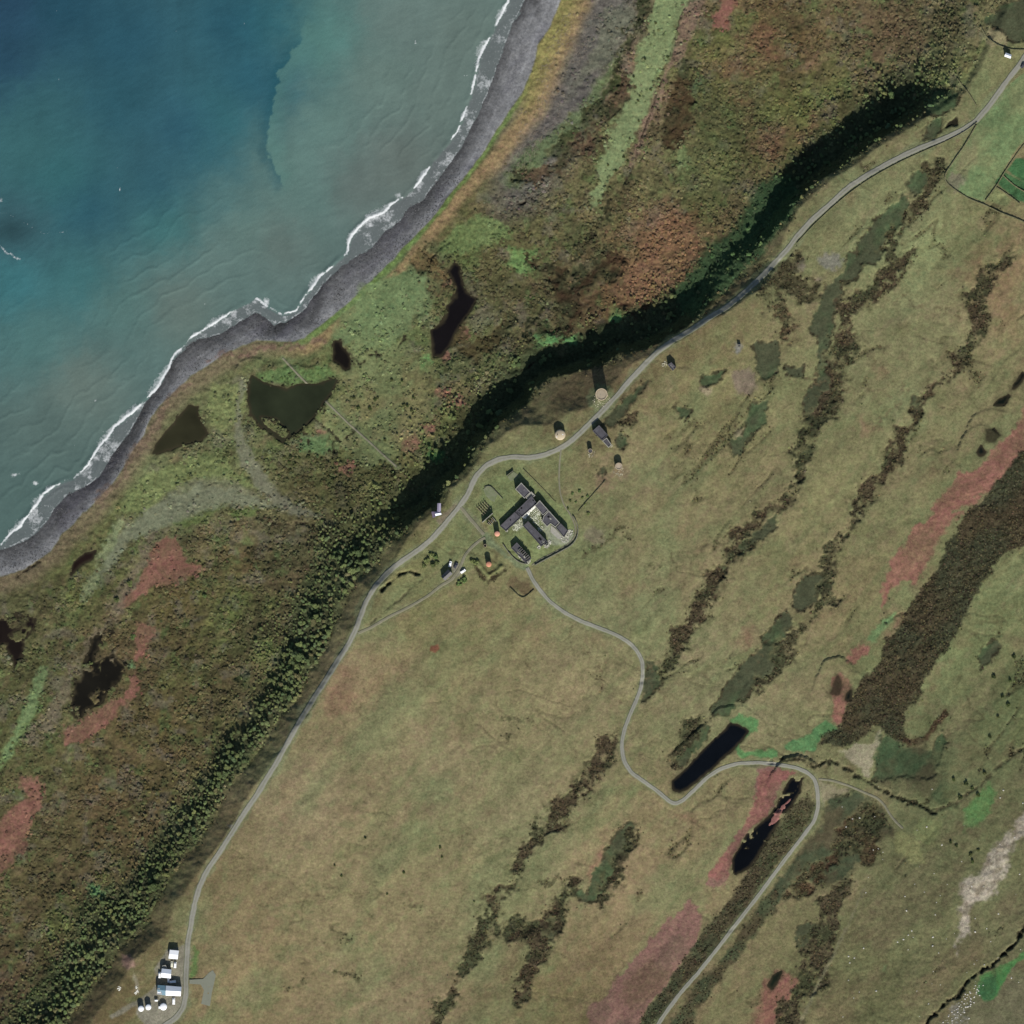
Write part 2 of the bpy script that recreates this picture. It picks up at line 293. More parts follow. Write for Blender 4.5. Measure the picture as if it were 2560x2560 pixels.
for r, s, c in [(7, "250,480 320,520 330,650 200,690 170,640", (80, 128, 72)), (7, "740,350 790,380 860,460 740,490", (78, 132, 72)), (7, "380,610 500,600 480,660 380,650", (84, 130, 74)),
  (7, "-20,-60 180,-60 150,100 60,140 -40,60", (98, 128, 70)), (16, "1450,300 1560,200 1650,100 1700,160 1650,300 1560,420 1470,450", (82, 124, 66)), (6, "1280,730 1330,800 1300,880 1230,890", (88, 134, 72)),
  (16, "840,1480 880,1480 880,1530 840,1520", (84, 116, 70)), (13, "640,880 700,870 760,930 820,930 760,970 680,960", (82, 120, 76)), (9, "960,1150 1010,1150 1000,1180 960,1180", (90, 132, 84)),
  (9, "2000,-60 1900,30 1760,40 1700,0", (80, 96, 50)), (9, "1330,100 1500,-20 1740,-60 1560,60 1400,110", (84, 96, 52)),
  (9, "300,1320 280,1500 200,1650 100,1800 0,1960 -60,1960 60,1720 140,1550 220,1400", (98, 118, 70)), (9, "1250,-20 1100,60 960,160 880,280 760,420 680,600 720,500 820,380 920,260 1010,200 1150,110 1300,20", (108, 120, 86)),
  (6, "1300,1460 1400,1480 1400,1560 1300,1540", (62, 98, 52)), (6, "300,1380 560,1340 640,1450 520,1480 340,1460", (82, 108, 66)), (6, "0,900 200,830 560,840 660,880 600,940 400,990 300,980 100,960", (86, 112, 62)),
  (6, "700,520 1000,480 1050,600 1060,700 920,740 780,800 700,700", (104, 118, 72)), (6, "880,200 1250,60 1300,250 1060,420 860,560 700,500 760,360", (92, 116, 72)), (6, "980,1380 1110,1400 1090,1500 930,1530 860,1460", (106, 120, 70)), (6, "1090,1500 1200,1480 1220,1560 1100,1600", (92, 88, 52)),
  (6, "830,1700 940,1690 920,1780 820,1790", (104, 106, 62)), (3, "1270,1110 1330,1120 1330,1240 1240,1290 1240,1200", (106, 122, 76)), (3, "1340,620 1430,600 1440,660 1350,720", (76, 100, 70)), (5, "1600,960 1830,950 1870,1100 1700,1340 1560,1260", (110, 118, 72)),
  (5, "900,1860 1100,1650 1560,1480 1800,1640 1932,1750 1400,1700 1100,1932 860,1932", (104, 114, 68)), (2, "1500,1700 1700,1620 1900,1700 1932,1800 1500,1932 1350,1900", (96, 114, 66))]:
    paint(pl(s, r), c, 10, 7, .8, scr=.12)
paint(pl("700,60 900,20 920,120 840,260 740,420 600,560 480,700 420,760 340,820 480,600 620,380", 3), (96, 98, 80), 10, 10, .75, scr=.05)
paint(pl("880,300 840,420 760,560 680,700 600,800 500,960 400,1080 250,1200 220,1300 60,1400 -60,1420 0,1200 200,1050 400,900 560,720 700,520", 3), (84, 102, 60), 12, 12, .7, scr=.25)
paint(pl("560,560 640,520 560,700 440,820 300,960 200,1060 100,1100 220,900 380,700", 3), (84, 80, 76), 12, 14, .6, scr=.1)
paint(pl("820,880 900,860 1000,850 1060,900 1090,990 1040,1100 980,1150 900,1160 840,1110 800,1040 850,960"), (104, 112, 72), 34, 18, .85, c2=(114, 110, 72), ns=50, scr=.22, bump=.12)
paint(pl("850,780 930,710 1040,660 1090,700 1060,780 1000,840 900,870 840,850"), (104, 120, 78), 28, 16, .8, c2=(98, 114, 74), ns=50, scr=.16, bump=.10)
paint(pl("1560,640 1640,560 1740,520 1760,600 1700,700 1600,760 1520,780 1500,700"), (120, 90, 62), 30, 16, .7, c2=(104, 84, 54), ns=60, scr=.5)
paint(pl("1720,230 1800,190 1860,330 1840,480 1760,560 1700,500 1740,350"), (88, 92, 52), 30, 20, .6, c2=(70, 78, 46), ns=50)
paint(pl("1900,240 1980,200 2060,300 1960,420 1880,420"), (100, 102, 56), 30, 20, .5, c2=(118, 84, 62), ns=50)
paint(pl("1830,60 1960,40 1930,200 1860,260 1800,160"), (100, 98, 60), 30, 20, .5, c2=(112, 80, 60), ns=50)
# grey shingle drifts inland (old storm beach)
paint(pl("620,940 600,1000 600,1060 625,1130 660,1190 700,1240 760,1270 800,1290 760,1296 700,1270 640,1220 600,1160 585,1080 590,1000 600,950"), (112, 112, 92), 6, 6, .75, scr=.03, bump=.05)
paint(pl("380,1262 470,1200 560,1190 640,1230 700,1270 620,1262 540,1250 440,1290 350,1330 290,1400 260,1440 300,1350"), (108, 108, 84), 8, 8, .65, scr=.05)
# hillside scree and pale grass, SE
paint(pl('2200,2180 2330,2060 2600,2000 2600,2330 2400,2470 2250,2620 1990,2620 2060,2420'), (98, 100, 66), 30, 25, .5, c2=(96, 86, 62), ns=60, scr=.26, bump=.24)
paint(pl("2050,200 1850,400 1700,560 1600,750 1460,870 1400,1000 1420,1100 1400,1350 1480,1250 1510,1060 1650,960 1760,740 1850,550 2050,320", 16), (160, 150, 132), 22, 9, .9, c2=(126, 116, 98), ns=16, scr=.05, bump=.25)
paint(pl("940,480 1000,470 1130,560 1180,690 1050,680 950,620", 16), (122, 122, 78), 8, 4, .8, scr=.03)
paint(pl("1120,370 1200,360 1300,400 1260,520 1200,570 1100,540 1080,470", 16), (112, 118, 74), 8, 4, .7, scr=.03)
paint(pl("540,1810 660,1750 800,1720 840,1640 860,1700 780,1860 740,1990 600,1850", 12), (140, 132, 106), 8, 4, .9, scr=.02, bump=.08)
paint(pl("2030,1940 2060,1955 2095,1962 2120,1970 2080,1990 2050,2010 2042,1990 2036,1965"), (126, 118, 92), 8, 5, .85, scr=.02)
paint(pl("420,1245 500,1215 600,1225 690,1265 640,1262 560,1268 470,1290 380,1330 320,1350 290,1400 262,1440 240,1470 262,1400 300,1330 350,1280"), (110, 114, 90), 12, 8, .8, scr=.05, bump=.06)
paint(pl("300,1310 270,1370 240,1430 222,1470 200,1500"), (116, 124, 88), 12, 5, .85, line=11, scr=.04)
paint(pl("110,1680 90,1720 66,1780 40,1830 10,1890"), (100, 118, 76), 12, 5, .85, line=13, scr=.04)
paint(pl("385,1330 350,1390 330,1440 310,1480 290,1530 250,1570 220,1620 180,1680 150,1750 110,1810 70,1860"), (104, 94, 76), 18, 7, .7, line=11, scr=.15)
paint(pl("520,900 590,880 650,872 720,868 800,850"), (108, 84, 72), 18, 6, .7, line=7, holes=.6, hs=30)
paint(pl("470,960 420,1000 395,1050 350,1110 310,1180 250,1250"), (106, 88, 72), 14, 5, .7, line=8, scr=.1)
# bare purple-grey ground
for x, y, r_, c in [(1860, 955, 30, (112, 98, 84)), (2075, 658, 24, (108, 106, 96)), (1995, 668, 16, (104, 94, 84)), (2046, 708, 9, (110, 98, 86)), (1486, 1340, 22, (104, 96, 76)), (1765, 970, 16, (138, 124, 98)), (1842, 872, 10, (108, 108, 104)), (1510, 1205, 26, (112, 96, 72)), (1850, 1080, 15, (118, 110, 86)), (2385, 455, 18, (110, 104, 84)), (2490, 95, 22, (128, 118, 86)), (1552, 1180, 18, (118, 104, 78)), (1510, 1150, 14, (118, 104, 76)), (1503, 1000, 34, (104, 110, 76))]:
    th = np.linspace(0, 6.283, 13)[:-1]
    paint(np.c_[x+r_*np.cos(th)*1.1, y+r_*np.sin(th)], c, 14, 7, .8, scr=.02)
# dark green hollows: damp ground with shade painted into its colour
for r, s in [(8, "590,-20 690,-20 700,100 640,190 560,200 570,300 530,400 480,450 470,600 450,720 460,900 510,1000 500,1080 430,1140 400,1250 330,1310 260,1220 270,1060 370,900 370,700 320,550 380,330 450,220 560,130"),
  (4, "1120,1290 1240,1280 1200,1360 1160,1440 1080,1490 1030,1420"), (4, "1010,1490 1050,1530 1030,1680 900,1800 850,1900 800,1990 660,1990 660,1830 780,1700 880,1580"),
  (12, "280,470 400,440 480,530 470,620 360,630 350,680 240,740 170,700 200,600"), (12, "150,720 180,800 140,900 80,1000 -60,1010 -60,940 0,880"),
  (11, "1990,950 1850,1010 1700,1160 1600,1300 1490,1480 1500,1550 1600,1540 1680,1430 1780,1400 1840,1280 1990,1220"), (11, "1000,1100 1100,1160 1120,1300 1060,1380 970,1430 1000,1300"),
  (15, "900,370 950,430 900,560 800,700 760,800 700,920 620,1010 520,1020 430,920 430,870 560,930 610,880 600,810 700,650 760,530 850,420"),
  (7, "1050,940 920,1100 830,1230 770,1290 690,1260 740,1190 1010,940"), (7, "1830,660 1990,640 2020,760 2000,890 1932,930 1850,900 1820,740"),
  (7, "1800,1100 1932,1080 1900,1270 1780,1400 1720,1500 1640,1500 1630,1400 1760,1320"), (12, "860,1640 960,1700 1000,1760 1240,1790 1300,1640 1350,1700 1240,2000 760,2000 850,1800"),
  (11, "1500,1600 1400,1600 1300,1750 1200,1890 1260,1932 1350,1850 1450,1720", ), (15, "200,1150 290,1110 370,1120 360,1180 300,1280 240,1300 190,1230"), (16, "210,1190 300,1150 390,1200 350,1290 290,1370 230,1380 200,1280"),
  (7, "1440,900 1600,870 1570,940 1480,980 1430,950"), (7, "1230,1120 1340,1150 1340,1210 1310,1260 1260,1220"), (7, "640,1640 700,1560 720,1620 690,1680"), (7, "780,1330 860,1370 860,1420 800,1480 760,1420"),
  (4, "1230,900 1300,900 1310,960 1240,1040 1180,1050 1180,980"), (4, "1180,800 1300,660 1420,720 1420,800 1280,880 1150,890"), (8, "1060,1040 1130,1060 1140,1200 1080,1190"), (8, "130,820 270,830 260,920 140,900"), (12, "1590,1050 1700,960 1750,1000 1650,1150 1580,1180"),
  (11, "1540,400 1620,410 1610,500 1550,540"), (11, "1370,660 1430,620 1440,680 1390,720"), (11, "1680,260 1800,180 1990,20 1990,120 1760,300 1690,340"), (4, "1740,60 1960,-60 1960,320 1850,320 1700,220 1600,200")]:
    P = pl(s, r); paint(P, DKG, 11, 2.5, .95, c2=(62, 78, 50), ns=70, scr=.02, bump=.05, dh=-0.7); paint(np.vstack([P, P[:1]]), (58, 52, 36), 12, 2.5, .8, scr=.5, line=2.2, holes=.75, hs=40)
paint(pl("450,230 640,170 800,250 900,380 940,480 720,620 560,820 420,900 240,800 60,1000 0,900 200,680 380,420 400,300", 16), (58, 68, 48), 12, 6, .9, c2=(72, 66, 48), ns=50, scr=.12)  # slope shade painted in as dark olive ground
# dark brown heather belt
paint(pl("1500,-40 2100,-300 2100,150 1750,350 1600,550 1480,800 1380,950 1250,1150 1180,1250 1160,1350 1060,1480 1000,1600 1080,1700 1000,1740 960,1720 800,1610 600,1770 380,1750 400,1680 540,1600 600,1430 620,1330 800,1170 840,1080 860,970 940,930 1060,750 1080,650 1200,500 1280,380 1400,150", 12), (62, 54, 38), 11, 4, .95, c2=(52, 54, 38), ns=70, scr=.75, bump=.35)
paint(pl("1990,1420 1800,1600 1640,1800 1560,1990 1990,1990", 8), (62, 54, 38), 11, 4, .95, c2=(52, 54, 38), ns=70, scr=.75, bump=.35)
paint(pl("1150,1700 1250,1560 1330,1480 1350,1520 1250,1640 1180,1740 1060,1780 1000,1700", 12), (64, 44, 32), 8, 5, .85, scr=.6)
# dark strips beside the SE track
paint(pl("1990,600 1932,560 1800,700 1640,1000 1420,1250 1300,1420 1140,1650 1000,1830 900,2000 1060,2000 1180,1800 1320,1600 1500,1400 1640,1220 1760,1060 1932,820", 15), (62, 56, 40), 9, 4, .92, c2=(58, 64, 44), ns=30, scr=.5, bump=.25)
paint(pl("1990,860 1860,1020 1600,1400 1400,1620 1200,1900 1150,2000 1330,2000 1400,1820 1560,1580 1700,1420 1850,1220 1990,1060", 15), (58, 68, 46), 9, 6, .88, c2=(66, 60, 42), ns=34, scr=.3)
paint(pl("290,200 340,250 350,330 300,430 200,560 80,700 0,780 -60,860 -60,480 40,440 100,380 180,270", 16), (70, 66, 46), 8, 4, .9, c2=(60, 64, 42), ns=26, scr=.5)
belts = [("2270,640 2210,690 2170,740 2110,770 2100,830 2105,880 2100,930 2090,980 2060,1020 2020,1070 2005,1130 1995,1190", 13, DKB), ("1990,1200 1950,1270 1890,1290 1850,1340 1820,1400 1780,1450 1760,1500 1745,1540 1700,1590 1690,1620 1660,1680", 13, DKB),
 ("2520,640 2470,690 2440,750 2450,810 2420,870 2390,920 2340,970 2300,1000 2280,1060 2240,1110 2230,1170 2170,1200 2160,1260", 13, DKB), ("2150,1270 2110,1330 2070,1400 2060,1440 2060,1500 2000,1560 1970,1620 1930,1680 1900,1700", 10, HEA),
 ("1510,1860 1500,1900 1480,1950 1400,2010 1380,2050 1340,2080 1310,2130 1290,2200 1250,2230 1225,2290 1200,2350 1160,2420 1130,2480 1090,2560", 13, DKB), ("1440,2210 1400,2250 1380,2300 1340,2330 1360,2370 1330,2420 1310,2480", 12, DKB),
 ("1280,2330 1330,2320 1300,2300 1270,2340", 9, DKB), ("1500,2270 1530,2200 1560,2130 1590,2080", 8, HEA), ("1740,1790 1720,1840 1700,1880 1680,1900", 8, HEA), ("1330,650 1420,700 1440,760 1400,820 1420,700 1530,650", 17, (58, 44, 30)),
 ("1560,760 1600,780 1620,750", 9, (64, 44, 30)), ("1690,250 1720,170 1700,300 1680,350 1690,210", 14, (66, 52, 34)), ("2160,2030 2120,2090 2080,2140 2030,2190 1980,2230", 12, (68, 48, 34)), ("2190,2050 2170,2100 2160,2140", 12, (64, 52, 36)),
 ("2110,2200 2080,2270 2060,2340 2030,2420 1990,2500 1965,2570", 17, (68, 60, 44)), ("2340,420 2330,460 2300,500 2270,560 2240,600 2220,640", 15, (64, 58, 40)), ("1930,700 1970,690 2010,720", 22, (60, 56, 38)), ("1950,760 1970,800 1950,850", 14, (76, 58, 42)), ("1580,1040 1570,1055", 8, DKB),
 ("1330,800 1350,820 1400,810", 10, (60, 44, 30)), ("1535,497 1500,560 1440,640 1400,690 1370,740 1345,800 1315,850", 4, (38, 38, 26)), ("1150,800 1130,840 1190,880 1240,840 1280,800", 12, (70, 62, 38)), ("1060,660 1100,690 1090,730", 14, (100, 84, 54)), ("1610,-20 1600,40 1592,80 1575,110", 9, (40, 48, 26)), ("1562,75 1570,95 1558,130 1550,160 1535,190", 7, (34, 40, 22)), ("1530,200 1510,230 1480,270 1450,310 1425,345 1400,370", 9, (52, 60, 34)), ("1300,450 1400,420 1480,330 1560,220", 12, (84, 66, 50)), ("1560,650 1530,690", 12, (66, 50, 34))]
for s, wd, c in belts: paint(pl(s), (84, 82, 54), 34, 8, .6, scr=.25, bump=.2, line=wd*2.0, holes=.85, hs=18); paint(pl(s), c, 24, 5, .9, scr=.65, bump=.35, dh=-0.9, line=wd*1.45, c2=(54, 58, 38), ns=40, holes=.62, hs=22)
for s, wd in [("1430,2240 1400,2180 1350,2210", 6), ("840,2420 880,2440 900,2450", 6), ("1010,2260 1040,2270 1050,2262", 5), ("1625,1405 1640,1410", 7), ("700,2480 760,2450", 3), ("800,2340 830,2330 880,2340", 9), ("760,2455 770,2450", 6), ("1250,1795 1330,1800", 3), ("1440,1400 1560,1320 1580,1350", 6), ("1270,1840 1300,1820", 4)]:
    paint(pl(s), (74, 72, 48), 20, 4, .85, scr=.6, line=wd, holes=.8, hs=18)
paint(pl("1893,1920 1915,1922 1988,1924 1962,1950 1935,1990 1915,2030 1880,2062 1850,2100 1830,2140 1815,2190 1790,2200 1765,2190 1800,2140 1850,2070 1880,2010 1890,1960"), (122, 80, 70), 8, 3, .95, c2=(108, 78, 66), ns=40, scr=.06)
paint(pl("2195,1850 2300,1850 2370,1880 2345,2015 2280,1985 2205,1950 2190,1900"), (76, 72, 50), 34, 18, .75, c2=(60, 78, 50), ns=60, scr=.2)
paint(pl("2330,1870 2385,1860 2370,1920 2345,1960"), (96, 100, 66), 24, 12, .6, scr=.1)
# drainage lines on the moor
for s in ["1000,1180 1040,1210 1100,1230", "1380,1500 1440,1590 1480,1640 1530,1740 1560,1760", "1920,940 2080,960 2200,980 2260,1010", "2120,730 2300,760 2400,780 2440,745", "640,2250 880,2230 1060,2260 1100,2310 1130,2300", "940,2150 1000,2200 1040,2270", "2100,1060 2180,1070 2240,1010 2270,1050",
          "1130,1300 1150,1310 1180,1290", "1500,1530 1600,1640 1660,1760", "2160,890 2230,960 2260,980", "1100,2070 1200,2100 1280,2090", "1870,1540 1850,1600 1900,1640", "880,2480 960,2500 1020,2490 1100,2520", "1360,1950 1420,2060 1560,2010"]:
    paint(pl(s), (92, 80, 56), 26, 2.2, .55, line=1.2, dh=-0.25)
# lowland creeks
for s in ["860,880 875,892 898,908 925,892 945,889 968,902 991,875 1008,849 1014,826", "775,1040 830,1080 860,1110", "1280,505 1300,512 1330,495", "820,1075 835,1120 830,1140", "755,1075 770,1100 768,1140", "888,1055 882,1080 870,1090", "40,1440 100,1400", "640,1296 700,1306 780,1312", "1300,930 1340,900"]:
    paint(pl(s), (40, 34, 26), 10, 1.6, .9, line=1.6, dh=-0.7, scr=0)
paint(pl("1704,40 1690,90 1660,180 1640,240 1620,300 1600,360 1585,410 1571,440 1550,480 1530,500"), (44, 38, 30), 5, 1.2, .8, line=1.0, dh=-0.5, scr=.1)
paint(pl("2560,2290 2533,2344 2483,2397 2417,2437 2384,2483 2334,2523 2300,2560"), (36, 32, 24), 8, 3, .9, line=3, dh=-2.5, scr=.1)
paint(pl("2380,2510 2400,2540 2350,2590"), (128, 124, 112), 10, 5, .7, line=10, holes=.8, hs=6)
paint(pl("1920,1905 1990,1895 2030,1915 2070,1895 2110,1920 2160,1945 2210,1975 2270,2000 2330,2030"), (38, 38, 26), 9, 2.5, .9, line=3.5, dh=-1.2, scr=.5)
paint(pl("2337,2025 2390,2000 2440,1960 2500,1900 2560,1860"), (64, 58, 40), 10, 3, .7, line=3, dh=-.7, scr=.4)
paint(pl("2070,1985 2120,1970 2135,1973 2090,2008"), (44, 44, 32), 8, 3, .85, scr=.4, holes=.9, hs=8)
paint(pl("2378,300 2392,292 2392,318 2376,318 2356,326"), (22, 20, 16), 3, 1.5, .95, dh=-1.2)  # small hole, its shadow painted as near-black ground

# ---------------------------------------------------------------- roads: centre lines and ribbons come later
MAIN = ext(pl("414,2560 444,2540 460,2516 467,2483 467,2437 469,2397 472,2351 479,2311 484,2281 490,2251 500,2215 517,2178 543,2139 570,2099 590,2066 613,2029 641,1990 673,1937 693,1906 723,1850 753,1797 786,1744 812,1704 845,1651 875,1605 888,1578 902,1542 915,1505 938,1466 971,1429 1004,1403 1044,1376 1077,1350 1104,1320 1137,1280 1147,1269 1170,1236 1190,1190 1216,1163 1250,1147 1280,1142 1320,1145 1363,1137 1403,1120 1432,1100 1466,1067 1505,1028 1538,994 1568,958 1605,918 1641,882 1681,852 1727,826 1770,796 1823,763 1870,723 1903,692 1963,629 1993,590 2033,547 2079,507 2119,470 2159,444 2205,417 2255,391 2301,371 2351,351 2397,331 2437,305 2463,275 2490,239 2516,202 2540,172 2560,142"), (340, 2640), (2640, 30))
EAST = ext(pl("1316,1416 1330,1446 1350,1475 1376,1505 1413,1532 1452,1552 1495,1568 1538,1585 1572,1605 1591,1625 1605,1651 1606,1688 1601,1721 1588,1754 1572,1790 1558,1827 1553,1863 1557,1896 1568,1916 1578,1930 1611,1953 1648,1980 1674,2003 1687,2008 1707,1998 1734,1973 1764,1943 1797,1920 1843,1906 1893,1904 1940,1908 1986,1916 2013,1927 2033,1943 2041,1973 2043,2013 2033,2049 2009,2082 1980,2119 1950,2158 1920,2200 1886,2245 1856,2284 1817,2334 1784,2377 1744,2427 1701,2476 1668,2520 1641,2560"), (1300, 1405), (1600, 2640))[1:]
TRK = pl("893,1583 928,1568 971,1542 1021,1518 1071,1489 1104,1462 1130,1449 1150,1419 1163,1386 1183,1364 1200,1350 1216,1343")
DRV = pl("1150,1266 1163,1282 1180,1302 1198,1322 1214,1341")
NTR = pl("1403,1122 1399,1150 1397,1190 1399,1230 1408,1260 1425,1285 1438,1312 1439,1335 1425,1358 1390,1378 1350,1398 1325,1416")
CAU = pl("703,892 746,938 779,971 819,1008 869,1057 918,1100 958,1137 995,1170")
FAR = pl("2040,1945 2075,1948 2120,1962 2160,1980 2190,1992 2208,2010 2222,2035 2240,2056 2256,2070")
GRS = pl("2160,2215 2125,2291 2092,2360 2059,2423 2029,2483 2000,2550 1985,2600")
SPR = pl("1130,1449 1095,1468 1060,1492")
roads = [('coast_road', MAIN, 7.4), ('moor_road', EAST, 5.5), ('track', TRK, 3.6), ('driveway', DRV, 4.6), ('back_track', NTR, 2.0), ('causeway_path', CAU, 2.4), ('far_track', FAR, 3.0)]
ROADD = np.full(GX.shape, 1e3, np.float32)
HS0 = H.copy()
for nm, P, hw in roads:
    d = dist_line(P, GX, GY)-hw
    ROADD = np.minimum(ROADD, d)
paint(MAIN, (104, 110, 78), 5, 4, .6, line=11, scr=0, bump=.03)
paint(EAST, (104, 110, 76), 5, 3, .5, line=8, scr=0, bump=.03)
paint(TRK, (108, 110, 78), 4, 3, .6, line=7, scr=0, bump=.03)
paint(DRV, (104, 108, 80), 5, 4, .6, line=10, scr=0)
paint(pl('566,2060 580,2058 596,2064 590,2076 576,2070'), (132, 128, 112), 4, 3, .9, scr=0)
paint(GRS, (110, 106, 78), 5, 2, .8, line=3.5, scr=0)
paint(CAU, (96, 106, 72), 6, 3, .6, line=6, scr=0, dh=.3)
paint(pl("1214,1341 1240,1368 1270,1394 1316,1420"), (100, 110, 80), 4, 4, .85, line=8, scr=0)
YARD = pl("416,2372 462,2358 476,2362 474,2450 470,2495 450,2525 410,2562 390,2580 360,2550 343,2532 348,2505 382,2480 395,2455 388,2420 404,2395")
paint(YARD, (118, 114, 98), 4, 3, .95, scr=0, bump=.02)
LAY = pl("476,2446 510,2444 524,2429 534,2422 542,2434 538,2452 532,2478 527,2512 505,2506 512,2472 504,2458 476,2456")
paint(pl("397,2467 350,2500 300,2530 283,2538"), (112, 108, 92), 3, 2.5, .9, line=6, scr=0)
paint(pl("1112,1462 1150,1440 1160,1420 1140,1408 1125,1412 1133,1436 1118,1452"), (116, 112, 98), 4, 3, .9, scr=0)
paint(pl("1090,1300 1110,1318 1150,1270 1140,1262 1105,1282"), (112, 102, 84), 5, 4, .8, scr=0)
COMPLEX = pl("1262,1185 1300,1170 1345,1215 1400,1260 1436,1310 1436,1345 1390,1378 1330,1412 1300,1408 1262,1370 1215,1310 1195,1270 1205,1210")
paint(COMPLEX, (104, 114, 72), 8, 6, .8, scr=.02, bump=.05)
paint(pl("1336,1262 1352,1290 1362,1330 1380,1360 1420,1362 1436,1340 1400,1320 1365,1310 1358,1285"), (126, 130, 108), 4, 3, .85)
paint(pl('1300,1298 1318,1288 1330,1292 1308,1312 1285,1326 1276,1322'), (124, 126, 98), 5, 3, .8)
paint(pl("335,2425 350,2450 347,2482 338,2470"), (128, 122, 100), 4, 3, .8, scr=0)
paint(pl("485,2360 500,2375 490,2440 478,2440"), (84, 112, 58), 6, 4, .8, scr=.1)

# fine grain of the real cover everywhere on land
COL = COL*(1+.13*sstep(4, -4, d_lip)*sstep(2500, 2100, GX*.5+GY*.62))[..., None]
COL = COL*(1+.18*fbm(GX, GY, 22, 4, 95)+.22*fbm(GX, GY, 8, 3, 94)+.10*fbm(GX, GY, 60, 4, 96, STR, 3.0))[..., None]
# ---------------------------------------------------------------- ponds
ponds = [("lagoon", 6, "1500,50 1530,80 1540,160 1580,260 1650,320 1620,400 1560,480 1500,580 1460,680 1400,740 1340,750 1330,680 1330,560 1390,510 1440,450 1450,370 1510,310 1520,240 1480,160 1450,110", (20, 17, 17)),
 ("lagoon", None, "629,941 619,988 626,1031 645,1055 673,1077 706,1104 722,1092 753,1071 786,1034 806,1004 822,985 836,962 842,948 822,952 792,962 763,964 740,962 713,974 683,966 657,952 640,946", (42, 47, 32)),
 ("lagoon", None, "470,1014 494,1018 490,1041 500,1057 514,1084 497,1100 457,1110 424,1120 398,1130 381,1134 388,1114 411,1081 441,1047", (46, 45, 30)),
 ("pool", 6, "600,640 640,650 650,700 710,780 700,840 670,850 620,810 580,780 590,700", (26, 22, 18)),
 ("reservoir", None, "1824,1810 1843,1810 1866,1827 1856,1843 1840,1860 1810,1886 1777,1920 1744,1946 1700,1976 1683,1970 1679,1953 1714,1920 1760,1873 1797,1840", (11, 14, 18)),
 ("dark_tarn", None, "1990,1930 2010,1940 2003,1976 1980,2013 1953,2043 1933,2076 1903,2122 1876,2165 1850,2182 1836,2190 1830,2185 1823,2145 1843,2115 1863,2079 1886,2062 1920,2030 1940,1996 1963,1956 1983,1930", (11, 13, 16)),
 ("pool", 8, "1910,880 1932,900 1870,980 1830,1000 1870,940", (14, 18, 14)), ("pool", 8, "1800,1050 1770,1120 1700,1130 1720,1090", (16, 22, 16)), ("pool", 8, "1640,1320 1700,1310 1720,1350 1690,1400 1640,1390", (14, 22, 18)),
 ("pool", 8, "1570,1480 1600,1430 1630,1480 1590,1500", (16, 22, 18)), ("pool", 12, "515,1240 535,1320 520,1370 465,1365 485,1310", (18, 26, 20)), ("pool", 12, "580,1370 610,1345 600,1420 575,1410", (16, 20, 16)),
 ("marsh_pool", 9, "800,900 840,900 800,990 740,1000 700,1070 720,1130 760,1100 850,1080 880,1130 930,1180 930,1250 830,1350 750,1430 650,1480 590,1560 545,1500 550,1400 560,1280 610,1230 620,1180 660,1050 700,980", (26, 24, 18)),
 ("marsh_pool", 9, "-60,850 60,800 150,780 270,800 250,850 160,960 170,1100 100,1180 60,1000 -60,1000", (28, 22, 18)),
 ("pool", 9, "560,380 640,320 720,300 700,350 600,400 530,470", (32, 22, 18)), ("pool", 16, "30,1560 90,1530 60,1600 20,1650 0,1620", (26, 32, 22)),]
pond_out = []
for nm, r, s, c in ponds:
    if c is None: continue
    P = pl(s, r); m = 60
    x0, y0 = P.min(0)-m; x1, y1 = P.max(0)+m
    i0, i1 = np.searchsorted(ax, [x0, x1]); j0, j1 = np.searchsorted(ax, [y0, y1]); sl = (slice(j0, j1), slice(i0, i1))
    wq = 5 if 'marsh' not in nm else 14
    s_ = sd_poly(P, GX[sl]+W1[sl]*wq, GY[sl]+W2[sl]*wq)*M_PX
    if 'marsh' in nm or nm == 'dark_tarn':       # reedy islands
        isl = sstep(.15 if 'marsh' in nm else .35, .3 if 'marsh' in nm else .5, fbm(GX[sl], GY[sl], 26, 3, 33))
        s_ = s_+isl*8*(s_ < 0)
    s_ = s_+1.0 if nm == 'dark_tarn' else s_-.7
    if nm == 'lagoon' and c[0] == 42:
        s_ = np.maximum(s_, -sd_poly(pl("650,1041 690,1047 715,1075 722,1082 712,1096 690,1082 660,1062"), GX[sl]+W1[sl]*4, GY[sl]+W2[sl]*4)*M_PX)
    hh = H[sl]; lvl = float(np.percentile(hh[np.abs(s_) < 3.0], 30)) if (np.abs(s_) < 3).any() else float(hh.mean())
    near = s_ < 14
    up = np.maximum(hh, lvl+0.18)
    fl = lvl+0.18+np.clip(s_, 0, 30)*0.05
    bl = sstep(16, 2, s_)
    hh = np.where(near, up*(1-bl)+np.minimum(up, fl+0.4)*bl, hh)
    H[sl] = np.where(s_ < 0.3, lvl+np.clip(s_*0.9-0.1, -1.2, 0.18), hh)
    k2_ = sstep(3.5, 0, s_+2.5*W1[sl])*.45; COL[sl] = COL[sl]*(1-k2_[..., None])+alb((66, 62, 44)).astype(np.float32)*k2_[..., None]
    kk = sstep(1.2, -.6, s_+1.0*W1[sl]); SCR[sl] *= (1-kk); BUMP[sl] *= (1-kk)
    COL[sl] = COL[sl]*(1-kk[..., None]*.8)+alb((40, 36, 26)).astype(np.float32)*kk[..., None]*.8
    pond_out.append((nm, sl, s_, lvl, c))
# red islet in the tarn
paint(pl("200,130 190,180 140,240 60,300 10,370 -20,440 60,400 100,330 180,210", 16), (128, 86, 78), 4, 2, 1, dh=1.3)
